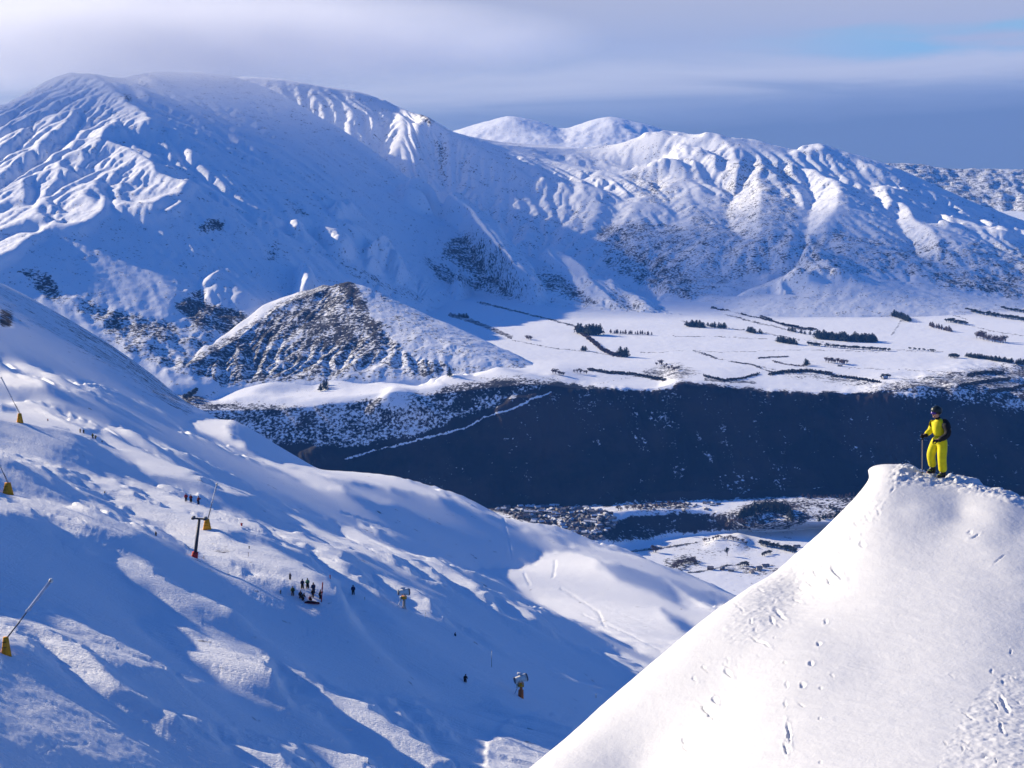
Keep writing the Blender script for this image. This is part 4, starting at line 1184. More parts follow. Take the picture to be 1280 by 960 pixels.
class MB:
    def __init__(self):
        self.bm = bmesh.new()

    def box(self, c, s, rot=None, taper=1.0):
        M = Matrix.Translation(c) @ (rot.to_matrix().to_4x4() if rot else Matrix())
        vs = []
        for z in (-.5, .5):
            k = taper if z > 0 else 1
            for x, y in ((-.5, -.5), (.5, -.5), (.5, .5), (-.5, .5)):
                vs.append(self.bm.verts.new(M @ Vector((x * s[0] * k, y * s[1] * k, z * s[2]))))
        for f_ in ((0, 3, 2, 1), (4, 5, 6, 7), (0, 1, 5, 4), (1, 2, 6, 5), (2, 3, 7, 6), (3, 0, 4, 7)):
            self.bm.faces.new([vs[i] for i in f_])
        return self

    def tube(self, pts, rad, n=8, cap=True):
        pts = [Vector(p) for p in pts]
        rings = []
        for i, p in enumerate(pts):
            d = (pts[min(i + 1, len(pts) - 1)] - pts[max(i - 1, 0)]).normalized()
            a = d.orthogonal().normalized() if abs(d.z) > .95 else d.cross(Vector((0, 0, 1))).normalized()
            b = d.cross(a)
            r_ = rad[i] if isinstance(rad, (list, tuple)) else rad
            rings.append([self.bm.verts.new(p + (a * math.cos(t_) + b * math.sin(t_)) * r_) for t_ in [2 * math.pi * k / n for k in range(n)]])
        for i in range(len(rings) - 1):
            for k in range(n):
                self.bm.faces.new((rings[i][k], rings[i][(k + 1) % n], rings[i + 1][(k + 1) % n], rings[i + 1][k]))
        if cap:
            self.bm.faces.new(rings[0][::-1]); self.bm.faces.new(rings[-1])
        return self

    def ball(self, c, r, sub=2, sc=(1, 1, 1)):
        M = Matrix.Translation(c) @ Matrix.Diagonal((*sc, 1))
        bmesh.ops.create_icosphere(self.bm, subdivisions=sub, radius=r, matrix=M)
        return self

    def mesh(self, name, smooth=True):
        bmesh.ops.recalc_face_normals(self.bm, faces=self.bm.faces[:])
        me = bpy.data.meshes.new(name)
        self.bm.to_mesh(me); self.bm.free()
        if smooth:
            me.polygons.foreach_set('use_smooth', [True] * len(me.polygons))
        return me

    def obj(self, name, mat, parent=None, smooth=True, loc=None):
        return link(name, self.mesh(name, smooth), mat, parent, loc)


def skin(name, verts, edges, sub=1):
    """verts: (x, y, z, rx, ry); grows one continuous tapering surface over the joints"""
    me = bpy.data.meshes.new(name)
    me.from_pydata([v[:3] for v in verts], edges, [])
    o = bpy.data.objects.new(name, me); col.objects.link(o)
    md = o.modifiers.new('s', 'SKIN'); md.use_smooth_shade = True
    sk = me.skin_vertices[0].data
    for i, v in enumerate(verts):
        sk[i].radius = (v[3], v[4] if len(v) > 4 else v[3])
    sk[0].use_root = True
    if sub:
        m2_ = o.modifiers.new('d', 'SUBSURF'); m2_.levels = sub
    dg = bpy.context.evaluated_depsgraph_get()
    out = bpy.data.meshes.new_from_object(o.evaluated_get(dg))
    out.name = name
    bpy.data.objects.remove(o)
    out.polygons.foreach_set('use_smooth', [True] * len(out.polygons))
    return out


# ================================================================== THE SKIER ON THE CREST
foot_at = rid.prep().at(1171, 596)
PX = foot_at.y * 1.0 / F / cp * (1.0)      # metres per photo pixel at that distance (approx.)
gl = lambda x_, y_: x_
def ground_z(sheet, wx, wy):
    j = int(np.argmin(abs(sheet.X[sheet.X.shape[0] // 2] / sheet.Y[sheet.X.shape[0] // 2] - wx / wy)))
    c = sheet.Y[:, j]
    return float(np.interp(wy, c, sheet.Z[:, j]))


hx, hy = foot_at.x, foot_at.y
ROOT = Vector((hx, hy, ground_z(rid, hx, hy)))
g = lambda x_, y_: ground_z(rid, hx + x_, hy + y_) - ROOT.z        # ground height under the skier, local
zR, zL = g(-.10, .12), g(.12, -.06)
J = dict(
    pel=(.04, 0, .98), wa=(.03, 0, 1.13), ch=(.02, .0, 1.33), nb=(.0, .0, 1.48), hd0=(-.04, -.01, 1.58), hd=(-.07, -.02, 1.69), hd1=(-.075, -.02, 1.78),
    shL=(.13, -.12, 1.40), elL=(.205, -.265, 1.15), wrL=(-.08, -.30, 1.02), haL=(-.15, -.30, 1.00),
    shR=(-.10, .15, 1.41), elR=(-.20, .16, 1.15), wrR=(-.36, .02, 1.10), haR=(-.41, -.02, 1.09),
    hiL=(.10, -.09, .93), knL=(.085, -.15, .52 + zL * .5), anL=(.14, -.08, .12 + zL), toL=(-.04, -.19, .04 + zL),
    hiR=(-.03, .09, .93), knR=(-.16, .08, .54 + zR * .5), anR=(-.09, .12, .12 + zR), toR=(-.27, .02, .04 + zR))
def jv(k, r_, r2=None):
    return (*J[k], r_, r2 or r_)
names = ['pel', 'wa', 'ch', 'nb', 'hd0', 'hd', 'hd1', 'shL', 'elL', 'wrL', 'haL', 'shR', 'elR', 'wrR', 'haR', 'hiL', 'knL', 'anL', 'toL', 'hiR', 'knR', 'anR', 'toR']
rads = [.09, .08, .09, .050, .052, .095, .070, .062, .045, .032, .036, .062, .045, .032, .036, .09, .06, .042, .035, .09, .06, .042, .035]
E = [(0, 1), (1, 2), (2, 3), (3, 4), (4, 5), (5, 6), (2, 7), (7, 8), (8, 9), (9, 10), (2, 11), (11, 12), (12, 13), (13, 14), (0, 15), (15, 16), (16, 17), (17, 18), (0, 19), (19, 20), (20, 21), (21, 22)]
body = link('person', skin('person', [jv(n_, r_) for n_, r_ in zip(names, rads)], E, 1), MAT['skin'])
body.location = ROOT
tag(body, 'skier in a bright yellow suit standing on the crest of the near snow ridge', 'person')
# trousers: hips and both legs in one garment
link('trousers', skin('trousers', [(.045, 0, .99, .19, .16), (.035, 0, 1.10, .17, .15), (.105, -.09, .90, .15), (.088, -.15, .66, .138), (.085, -.155, .50 + zL * .5, .122), (.12, -.11, .30 + zL, .122), (.145, -.08, .15 + zL, .122),
                                   (-.04, .08, .90, .145), (-.12, .09, .68, .135), (-.165, .085, .52 + zR * .5, .12), (-.115, .10, .32 + zR, .115), (-.085, .12, .17 + zR, .115)],
                       [(0, 1), (0, 2), (2, 3), (3, 4), (4, 5), (5, 6), (0, 7), (7, 8), (8, 9), (9, 10), (10, 11)], 2), MAT['yellow'], body)
link('jacket', skin('jacket', [(.035, 0, 1.05, .19, .17), (.035, 0, 1.20, .185, .17), (.02, -.01, 1.34, .20, .185), (.01, .0, 1.46, .135, .14), (-.02, -.005, 1.54, .09),
                               (-.09, .13, 1.40, .105), (-.18, .14, 1.18, .090), (-.26, .08, 1.14, .080), (-.33, .03, 1.115, .062)],
                     [(0, 1), (1, 2), (2, 3), (3, 4), (2, 5), (5, 6), (6, 7), (7, 8)], 2), MAT['yellow'], body)
jb = link('sleeve', skin('sleeve', [(.13, -.10, 1.42, .13, .13), (.19, -.20, 1.33, .115), (.205, -.27, 1.15, .10), (.07, -.31, 1.07, .09), (-.06, -.31, 1.025, .068)],
                         [(0, 1), (1, 2), (2, 3), (3, 4)], 2), MAT['black'], body)
jb['label'] = 'black sleeve with a small grey badge'
link('back_panel', skin('back_panel', [(.175, -.02, 1.08, .085, .14), (.20, -.03, 1.26, .09, .16), (.17, -.02, 1.41, .10, .15), (.08, -.01, 1.53, .085, .10)], [(0, 1), (1, 2), (2, 3)], 2), MAT['black'], body)
MB().box((.262, -.30, 1.30), (.012, .05, .06)).obj('badge', MAT['steel'], jb)
link('waistband', skin('waistband', [(.155, .0, 1.04, .03, .10), (.09, -.12, 1.03, .032, .035), (-.04, -.135, 1.02, .03, .035), (-.11, -.08, 1.02, .03, .03)], [(0, 1), (1, 2), (2, 3)], 1), MAT['yellow'], body)
link('collar', skin('collar', [(-.02, -.01, 1.52, .10), (-.045, -.015, 1.60, .088)], [(0, 1)], 1), MAT['black'], body)
# helmet, goggles, face
hm = MB()
hm.ball((-.065, -.015, 1.755), .145, 3, (1.05, .95, .95))
for v_ in list(hm.bm.verts):
    if v_.co.z < 1.715 and v_.co.x < -.03:
        v_.co.z = max(v_.co.z, 1.712) ; v_.co.x += .0
he = hm.obj('helmet', MAT['helmet'], body)
MB().tube([(-.165, .06, 1.77), (-.185, -.03, 1.775), (-.15, -.115, 1.77)], .012, 6).obj('brim', MAT['steel'], he)
gg = MB()
gg.tube([(-.115, .085, 1.70), (-.165, .04, 1.70), (-.185, -.03, 1.70), (-.16, -.10, 1.70), (-.10, -.135, 1.70)], [.025, .040, .042, .040, .025], 10)
go = gg.obj('goggles', MAT['lens'], body)
MB().tube([(-.10, -.135, 1.70), (-.02, -.14, 1.705), (.05, -.08, 1.71), (.065, .0, 1.71), (.02, .10, 1.71), (-.11, .09, 1.70)], .016, 6).obj('strap', MAT['black'], go)
fc = MB()
fc.ball((-.162, -.040, 1.655), .020, 2, (1, .8, 1.2)); fc.ball((-.150, -.038, 1.618), .022, 2, (.6, 1.3, .35)); fc.ball((-.128, -.028, 1.595), .034, 2, (1, 1, .8))
fc.obj('face', MAT['skin'], body)
# gloves: palm, four curled fingers of different length, thumb
def glove(base, along, side, down, parent, mat, cuff):
    A_, S_, D_ = Vector(along).normalized(), Vector(side).normalized(), Vector(down).normalized()
    b = Vector(base)
    vs = [tuple(b - A_ * .07) + (.045, .04), tuple(b) + (.046, .034), tuple(b + A_ * .045) + (.044, .030)]
    es = [(0, 1), (1, 2)]
    for i, (o_, L_f) in enumerate(((-.033, .026), (-.011, .031), (.011, .029), (.033, .022))):
        k0 = len(vs)
        p0 = b + A_ * .055 + S_ * o_
        p1 = p0 + A_ * L_f + D_ * .010; p2 = p1 + D_ * (L_f + .006); p3 = p2 - A_ * (L_f * .9) + D_ * .006
        vs += [tuple(p0) + (.014, .014), tuple(p1) + (.0135, .0135), tuple(p2) + (.0125, .0125), tuple(p3) + (.011, .011)]
        es += [(2, k0), (k0, k0 + 1), (k0 + 1, k0 + 2), (k0 + 2, k0 + 3)]
    k0 = len(vs)
    t0_ = b - A_ * .01 + D_ * .018 - S_ * .038; t1 = t0_ + A_ * .03 + D_ * .03; t2 = t1 + A_ * .028 + D_ * .006 + S_ * .02
    vs += [tuple(t0_) + (.017, .017), tuple(t1) + (.015, .015), tuple(t2) + (.012, .012)]
    es += [(1, k0), (k0, k0 + 1), (k0 + 1, k0 + 2)]
    gl_ = link('glove', skin('glove', vs, es, 1), mat, parent)
    MB().tube([b - A_ * .13, b - A_ * .06], [.056, .050], 10).obj('cuff', mat, gl_)
glove((-.40, -.015, 1.085), (-.9, -.4, -.05), (.1, .1, 1), (.35, -.9, -.1), body, MAT['black'], 0)
glove((-.12, -.31, 1.005), (-1, -.05, -.15), (0, -.3, 1), (.1, .3, -1), body, MAT['black'], 0)
for nm, an, to, zz_ in (('boot', J['anL'], J['toL'], zL), ('boot', J['anR'], J['toR'], zR)):
    a_, t_ = Vector(an), Vector(to)
    he_ = a_ + (a_ - t_) * .28
    bt = link(nm, skin('boot', [(he_.x, he_.y, .06 + zz_, .062, .06), (a_.x, a_.y, .07 + zz_, .066, .062), ((a_.x + t_.x) / 2, (a_.y + t_.y) / 2, .065 + zz_, .062, .055), (t_.x, t_.y, .05 + zz_, .052, .042),
                                (a_.x, a_.y, .20 + zz_, .078, .075), (a_.x - .01, a_.y, .30 + zz_, .085, .08)], [(0, 1), (1, 2), (2, 3), (1, 4), (4, 5)], 1), MAT['boot'], body)
    d_ = (t_ - a_).normalized(); s_ = Vector((-d_.y, d_.x, 0))
    for q, h_ in ((.25, .11), (.55, .10), (.0, .22)):
        mb = MB()
        c_ = a_ + (t_ - a_) * q
        mb.tube([Vector((c_.x, c_.y, h_ + zz_)) - s_ * .07, Vector((c_.x, c_.y, h_ + zz_ + .02)) + d_ * .02, Vector((c_.x, c_.y, h_ + zz_)) + s_ * .07], .012, 6)
        mb.obj('buckle', MAT['lime'], bt)
# ski pole planted in the snow
hand = ROOT + Vector((-.425, -.05, 1.09))
tip = Vector((hand.x + .02, hand.y - .02, ground_z(rid, hand.x + .02, hand.y - .02) - .05))
pr = thing('ski_pole', 'thin grey ski pole planted upright under the yellow skier\'s gloved hand', 'ski pole', tip)
hv = hand - tip
MB().tube([(0, 0, 0), hv * .04, hv * .9], [.004, .009, .010], 8).obj('shaft', MAT['tan'], pr)
MB().tube([hv * .9, hv * .95, hv * 1.06], [.016, .019, .021], 8).obj('grip', MAT['black'], pr)
MB().tube([hv * .075, hv * .085], [.045, .012], 12).obj('basket', MAT['black'], pr)
MB().tube([hv * 1.05, hv * 1.02 + Vector((.03, -.02, -.05)), hv * .95 + Vector((.02, -.02, -.10))], .006, 5).obj('wrist_strap', MAT['black'], pr)

# ================================================================== DISTANT SKIERS
ski.prep()
def stand(sheet, u, v):
    return sheet.at(u, v)


def tiny(u, v, hpx, jacket, legs, label, pose='stand', face=0.0, group=None, hat='dark'):
    """a skier some hundred metres away: continuous body, jacket, trousers, helmet"""
    P_ = stand(ski, u, v)
    s_ = hpx * P_.y / F / 1.78
    lean = {'stand': .03, 'bend': .32, 'crouch': .18, 'sit': .1, 'reach': .12}[pose]
    hz = {'stand': .92, 'bend': .86, 'crouch': .60, 'sit': .30, 'reach': .88}[pose]
    hipx = {'stand': 0, 'bend': .12, 'crouch': .18, 'sit': .12, 'reach': .05}[pose]
    th = .50 if pose != 'bend' else .42
    sx = -hipx - 0; pel_ = (hipx * -1, 0, hz); chs = (-hipx + lean * 1.0, 0, hz + math.sqrt(max(th ** 2 - lean ** 2, .04)))
    hd_ = (chs[0] + lean * .4 + .02, 0, chs[2] + .30); nk_ = (chs[0] + lean * .2, 0, chs[2] + .15)
    kx = {'stand': .05, 'bend': .12, 'crouch': .22, 'sit': .34, 'reach': .08}[pose]
    kz = {'sit': .45, 'crouch': .45}.get(pose, .50)
    fx = {'sit': .42}.get(pose, 0)
    aL = [(chs[0], .22, chs[2] - .02), (chs[0] + .06, .30, chs[2] - .28), (chs[0] + (.42 if pose == 'reach' else .24), .26, chs[2] - (.05 if pose == 'reach' else .42))]
    aR = [(chs[0], -.22, chs[2] - .02), (chs[0] + .04, -.30, chs[2] - .28), (chs[0] + .22, -.28, chs[2] - .44)]
    V_ = [(*pel_, .13, .11), (*chs, .15, .12), (*nk_, .06, .06), (*hd_, .095, .09)]
    E_ = [(0, 1), (1, 2), (2, 3)]
    for arm in (aL, aR):
        k = len(V_); V_ += [(*arm[0], .07, .07), (*arm[1], .055, .055), (*arm[2], .045, .045)]; E_ += [(1, k), (k, k + 1), (k + 1, k + 2)]
    for sd in (.11, -.11):
        k = len(V_); V_ += [(pel_[0], sd, pel_[2] - .04, .09, .09), (kx, sd * 1.3, kz, .075, .075), (fx, sd * 1.4, .10, .06, .06), (fx + .20, sd * 1.4, .05, .045, .04)]
        E_ += [(0, k), (k, k + 1), (k + 1, k + 2), (k + 2, k + 3)]
    b = link('person', skin('person', V_, E_, 0), MAT['skin'], None, P_)
    b.rotation_euler = (0, 0, face); b.scale = (s_, s_, s_)
    tag(b, label, 'person', group)
    k_ = 1.22
    Vj = [(pel_[0], 0, pel_[2] + .04, .19, .16), (*chs, .20, .165), (*nk_, .09, .09)]
    Ej = [(0, 1), (1, 2)]
    for arm in (aL, aR):
        k = len(Vj); Vj += [(*arm[0], .10, .10), (*arm[1], .085, .085), (*arm[2], .07, .07)]; Ej += [(1, k), (k, k + 1), (k + 1, k + 2)]
    link('jacket', skin('jacket', Vj, Ej, 0), MAT[jacket], b)
    Vt = [(pel_[0], 0, pel_[2], .18, .155)]; Et = []
    for sd in (.11, -.11):
        k = len(Vt); Vt += [(pel_[0], sd, pel_[2] - .06, .13, .12), (kx, sd * 1.3, kz, .115, .11), (fx, sd * 1.4, .14, .10, .10)]; Et += [(0, k), (k, k + 1), (k + 1, k + 2)]
    link('trousers', skin('trousers', Vt, Et, 0), MAT[legs], b)
    MB().ball((hd_[0] - .01, 0, hd_[2] + .03), .135, 2).obj('helmet', MAT['helmet' if hat == 'dark' else hat], b)
    return b


PEOPLE = [
    (362.5, 724.8, 9, 'navy', 'black', 'dark clad skier standing alone just above and left of the large group', 'stand', 1.0, None),
    (366, 745, 12.5, 'olive', 'brown', 'skier in drab olive and brown at the left edge of the large group', 'stand', -1.4, 'skiers gathered in the large group'),
    (378, 736, 12.5, 'navy', 'black', 'dark navy skier beside the green jacket in the back row of the large group', 'stand', -1.2, 'skiers gathered in the large group'),
    (384.6, 735.5, 13, 'green', 'black', 'skier in a pale green jacket at the back of the large group', 'stand', -1.8, 'skiers gathered in the large group'),
    (392, 742, 14, 'navy', 'navy', 'tall skier in navy blue right of centre in the large group', 'stand', -2.0, 'skiers gathered in the large group'),
    (391, 747, 11, 'black', 'brown', 'black jacketed skier in front of the tall navy one', 'stand', -1.6, 'skiers gathered in the large group'),
    (375.5, 748, 12.5, 'black', 'brown', 'black jacketed skier at the front left of the large group', 'crouch', -1.0, 'skiers gathered in the large group'),
    (378.5, 751, 12, 'brown', 'black', 'brown jacketed skier bending at the front left of the large group', 'bend', -.6, 'skiers gathered in the large group'),
    (387.5, 750.5, 9.5, 'maroon', 'black', 'skier in dark red sitting on the snow in the middle of the large group', 'sit', -.8, 'skiers gathered in the large group'),
    (400, 749, 12.5, 'black', 'black', 'black clad skier reaching out an arm beside the red pole', 'reach', -.3, 'skiers gathered in the large group'),
    (441.5, 743.8, 12.8, 'navy', 'black', 'lone dark skier standing to the right of the large group', 'stand', -1.5, None),
    (569, 795.5, 6.5, 'navy', 'black', 'small dark crouching skier below the first fan snow gun', 'crouch', .4, None),
    (581.5, 853.5, 12.5, 'black', 'black', 'lone skier in black gliding left of the lower fan snow gun', 'bend', 1.3, None),
    (232.6, 627, 10.5, 'redf', 'black', 'skier in a red jacket leftmost of the trio above the lift pylon', 'stand', -1.4, 'trio of skiers above the lift pylon'),
    (238.8, 628, 10, 'maroon', 'black', 'skier in a maroon jacket in the middle of the trio above the lift pylon', 'stand', -1.8, 'trio of skiers above the lift pylon'),
    (247.8, 630.8, 11, 'maroon', 'navy', 'skier in maroon and navy standing apart at the right of the trio', 'reach', -.5, 'trio of skiers above the lift pylon'),
    (194.8, 670.5, 6.5, 'black', 'black', 'tiny black skier half hidden behind the shaded bank left of the pylon', 'stand', 1.0, None),
    (100.2, 541, 5.5, 'black', 'brown', 'leftmost tiny dark skier on the upper left lane', 'stand', 1.0, 'skiers on the upper left lane'),
    (104.6, 542, 5.5, 'black', 'black', 'tiny dark skier beside the leftmost one on the upper left lane', 'stand', -1.0, 'skiers on the upper left lane'),
    (116, 548.5, 7, 'olive', 'black', 'left one of two olive jacketed skiers standing close together on the upper left lane', 'stand', -1.2, 'skiers on the upper left lane'),
    (119.2, 549, 6.5, 'olive', 'black', 'right one of two olive jacketed skiers standing close together on the upper left lane', 'bend', -.7, 'skiers on the upper left lane'),
    (127.6, 553.5, 4, 'navy', 'black', 'very small dark blue skier rightmost on the upper left lane', 'crouch', 0, 'skiers on the upper left lane'),
    (59.8, 526.5, 4.5, 'redf', 'black', 'tiny red skier right of the topmost lance snow gun', 'crouch', 0, None),
]
for a in PEOPLE:
    tiny(*a[:5], a[5], a[6], a[7], a[8])


# marker poles, posts and a low dark sled-like bundle by the group
def post(u, v, hpx, wpx, mat, label, name='marker_pole', lean=0.0, knob=None, cat='pole', grp=None):
    P_ = stand(ski, u, v); k = P_.y / F
    o = thing(name, label, cat, P_, 0, grp)
    h_ = hpx * k; w_ = wpx * k / 2
    MB().tube([(0, 0, -.3), (lean * h_, 0, h_)], w_, 7).obj('post', MAT[mat], o)
    MB().tube([(lean * h_ * .62, 0, h_ * .62), (lean * h_ * .95, 0, h_ * .95)], w_ * 1.35, 7).obj('band', MAT[knob or mat], o)
    return o
post(401.5, 752.5, 26, 1.3, 'redf', 'tall red pole leaning right beside the large group', lean=.09)
post(412.7, 723.5, 5, 1.2, 'redf', 'short red marker pole behind the large group')
post(302, 657.5, 3.8, 2.2, 'redf', 'stubby red marker beside the drag track right of the pylon')
post(311.5, 686, 3.6, 1.2, 'dark', 'short dark marker post on the piste right of the pylon')
post(310.5, 696, 6, .6, 'tan', 'very thin pale stake on the lit piste right of the pylon')
post(255, 700, 6, .7, 'tan', 'thin pale stake just right of the pylon foot')
post(350.8, 742, 4.5, 1.5, 'dark', 'short dark post standing in for a half hidden person left of the large group')  # post added in place of a person half hidden behind the crest
post(614.5, 834, 22, .6, 'tan', 'tall thin stake with a white tip above the lower fan snow gun', knob='white')
post(745, 873, 6, .9, 'tan', 'thin pale stake near the edge of the foreground ridge', knob='white')
post(131, 617, 3, 1.4, 'dark', 'tiny dark peg on the lit lane at the upper left')
post(532, 772.5, 8, .6, 'white', 'slender white stake right of the upper fan snow gun')
post(456, 750, 4, .6, 'tan', 'tiny pale stake right of the lone dark skier')
Ps = stand(ski, 390, 754.5); k = Ps.y / F
o = thing('dark_bundle', 'long low dark sled-like bundle lying in front of the large group', 'sled', Ps, -.25)
MB().box((0, 0, .18), (20 * k, .75, .22), None, .9).obj('hull', MAT['maroon'], o)
MB().box((-1 * k, 0, .36), (14 * k, .5, .16), None, .8).obj('blanket', MAT['black'], o)
MB().tube([(-10 * k, -.2, .3), (-13 * k, -.2, .6)], .04, 6).tube([(-10 * k, .2, .3), (-13 * k, .2, .6)], .04, 6).obj('handles', MAT['steel'], o)

# ================================================================== LIFT PYLON
Pt = stand(ski, 243, 697); k = Pt.y / F
py_ = thing('lift_pylon', 'dark steel lift pylon with a crossarm and a red padded foot', 'lift pylon', Pt)
H = 50 * k
top = Vector((7.5 * k, 0, H))
MB().tube([(0, 0, -.6), top], [.34, .24], 12).obj('mast', MAT['dark'], py_)
MB().tube([(0, 0, -.3), top * .14 + Vector((0, 0, .05))], [.62, .60], 12).obj('padding', MAT['red'], py_)
ca = MB().box(top + Vector((-.5 * k, 0, .1)), (20 * k, .28, .3), Euler((0, .16, .5))).obj('crossarm', MAT['dark'], py_)
for sgn in (-1, 1):
    c_ = top + Euler((0, .16, .5)).to_matrix() @ Vector((sgn * 8 * k, 0, .1)) + Vector((0, 0, .05))
    sh_ = MB().box(c_, (.55, 1.5, .34)).obj('sheave_assembly', MAT['dark'], py_)
    mb = MB()
    for q in (-.6, -.2, .2, .6):
        mb.tube([c_ + Vector((-.25, q, .16)), c_ + Vector((.25, q, .16))], .15, 10)
    mb.obj('wheels', MAT['steel'], sh_)
mb = MB()
for q in range(12):
    p_ = top * (.2 + .065 * q); mb.tube([p_ + Vector((-.28, -.34, 0)), p_ + Vector((.28, -.34, 0))], .025, 5)
mb.tube([top * .2 + Vector((-.28, -.34, 0)), top * .93 + Vector((-.28, -.34, 0))], .02, 5).tube([top * .2 + Vector((.28, -.34, 0)), top * .93 + Vector((.28, -.34, 0))], .02, 5)
mb.obj('ladder', MAT['steel'], py_)


# ================================================================== SNOW GUNS
def lance(u, v, base_h, base_w, tipx, tipv, label, joint=.48, yaw=0.0):
    P_ = stand(ski, u, v); k = P_.y / F
    o = thing('lance_snow_gun', label, 'snow gun', P_, 0, 'lance snow guns with yellow padded feet')
    hh, ww = base_h * k, base_w * k
    pd = MB().box((0, 0, hh / 2 - .1), (ww, ww * .8, hh + .2), Euler((0, 0, yaw)), .52).obj('padding', MAT['pad'], o)
    MB().box((-ww * .1, -ww * .42, hh * .45), (ww * .5, .02, .06), Euler((0, 0, yaw))).obj('strap', MAT['black'], pd)
    MB().box((-ww * .1, -ww * .36, hh * .75), (ww * .4, .02, .06), Euler((0, 0, yaw))).obj('strap', MAT['black'], pd)
    T = Vector(((tipx - u) * k, 0, (v - tipv) * k)); B_ = Vector((ww * .05, 0, hh * .9))
    D = T - B_
    MB().tube([B_, B_ + D * joint], [.085, .075], 8).obj('mast', MAT['steel'], o)
    up_ = MB().tube([B_ + D * (joint - .03), B_ + D * joint, B_ + D * .97], [.12, .17, .17], 10).obj('lance_tube', MAT['frost'], o)
    MB().box(B_ + D * joint, (.5, .35, .32), Euler((0, -math.atan2(D.x, D.z), 0)).copy()).obj('hinge', MAT['frost'], up_)
    hd_ = MB().tube([B_ + D * .955, B_ + D * .975, B_ + D * 1.0], [.19, .25, .20], 12).obj('nozzle_head', MAT['white'], o)
    MB().tube([B_ + D * .98 + Vector((-.05, -.24, 0)), B_ + D * .98 + Vector((-.05, -.30, 0))], .09, 8).obj('nozzle', MAT['dark'], hd_)
    MB().tube([B_ + Vector((.1, -.1, -hh * .5)), B_ + Vector((.16, -.1, hh * .1)), B_ + D * joint * .6 + Vector((.1, 0, 0))], .04, 6).obj('hose', MAT['dark'], o)
    return o
lance(8, 818, 23, 13, 70, 719, 'frosted lance snow gun leaning right at the lower left edge of the picture', yaw=.3)
lance(10, 618, 15, 14, -9, 556, 'lance snow gun with a cone shaped yellow foot leaning left at the left edge', yaw=.2)
lance(25, 528.5, 12, 8, 3, 470, 'topmost lance snow gun leaning left on the upper left lane', yaw=.4)
lance(259, 661.5, 13, 11, 273, 602, 'lance snow gun directly behind the lift pylon', yaw=.2)


def fan(u, v, hpx, lower, label):
    P_ = stand(ski, u, v); k = P_.y / F; s_ = hpx * k / 4.6
    o = thing('fan_snow_gun', label, 'snow gun', P_, 0, 'fan snow guns beside the piste', s_ * 1.12)
    MB().tube([(0, 0, -.4), (.05, 0, 2.1)], [.30, .26], 10).obj('mast', MAT[lower], o)
    if lower == 'tan':
        MB().tube([(-.5, 0, -.3), (0, 0, 1.3)], .09, 6).tube([(.55, .1, -.3), (.05, 0, 1.3)], .09, 6).tube([(.05, -.5, -.3), (0, 0, 1.3)], .09, 6).obj('legs', MAT['frost'], o)
    else:
        MB().tube([(0, 0, -.2), (.03, 0, 1.4)], [.52, .46], 10).obj('padding', MAT['orange'], o)
    MB().box((.0, 0, 2.35), (1.1, .8, .6)).obj('turret', MAT['pad'], o)
    MB().box((-.62, -.15, 2.2), (.45, .5, .8)).obj('control_box', MAT['white'], o)
    MB().tube([(-.45, -.55, 2.5), (-.25, -.62, 3.3)], .07, 6).tube([(-.45, .55, 2.5), (-.25, .62, 3.3)], .07, 6).tube([(.4, -.55, 2.5), (.15, -.62, 3.3)], .07, 6).tube([(.4, .55, 2.5), (.15, .62, 3.3)], .07, 6).obj('yoke', MAT['tan'], o)
    ax = Vector((-.92, -.25, .05)).normalized() if hpx > 27.5 else Vector((-.95, .2, .1)).normalized()
    ax = (Vector((-.86, -.2, -.18)) if lower != 'tan' else Vector((-.95, -.2, -.02))).normalized()
    c_ = Vector((0, 0, 3.45))
    bar = MB().tube([c_ + ax * 1.15, c_ + ax * .6, c_ - ax * .5, c_ - ax * 1.0], [.50, .56, .66, .78], 16).obj('fan_barrel', MAT['white'], o)
    MB().tube([c_ + ax * 1.08, c_ + ax * 1.25], [.60, .58], 16).obj('nozzle_ring', MAT['steel'], bar)
    MB().tube([c_ - ax * .95, c_ - ax * 1.22], [.80, .62], 16).obj('intake_grille', MAT['dark'], bar)
    MB().box(c_ + Vector((-.2, 0, .85)), (.9, .5, .35), Euler((0, .2, 0))).obj('snow_hood', MAT['frost'], o)
    MB().tube([(-.6, -.2, 1.9), (-1.1, -.4, .8), (-1.5, -.6, .05)], .10, 6).obj('hose', MAT['frost'], o)
    return o
fan(505, 761, 26, 'tan', 'upper white fan snow gun on a pale stand right of the lone dark skier')
fan(651, 872, 30, 'orange', 'lower fan snow gun on an orange padded post near the bottom centre')

# ================================================================== VALLEY: TREES, HEDGES, HOUSES
val.prep()
rt = random.Random(77)


def crown_conifer(seed, slim=1.0):
    r_ = random.Random(seed); mb = MB(); bm = mb.bm
    for i in range(150):
        h_ = r_.random() ** .8
        rad = (.30 * slim) * (1 - h_) ** .75 + .02
        a_ = r_.uniform(0, 2 * math.pi); q = rad * r_.uniform(.45, 1.12)
        c_ = Vector((math.cos(a_) * q, math.sin(a_) * q, .10 + .88 * h_))
        s1_ = .10 * (1 - h_ * .7) * r_.uniform(.7, 1.3)
        d = Vector((math.cos(a_), math.sin(a_), -.45)).normalized(); t_ = d.cross(Vector((0, 0, 1))).normalized()
        v0_ = bm.verts.new(c_ + t_ * s1_ * .6); v1_ = bm.verts.new(c_ - t_ * s1_ * .6); v2_ = bm.verts.new(c_ + d * s1_ * 1.2); v3_ = bm.verts.new(c_ + Vector((0, 0, s1_ * .9)))
        bm.faces.new((v0_, v1_, v2_)); bm.faces.new((v0_, v2_, v3_)); bm.faces.new((v1_, v3_, v2_))
    mb.tube([(0, 0, .12), (0, 0, .98)], [.16 * slim, .01], 6)
    return mb.mesh('crown', False)


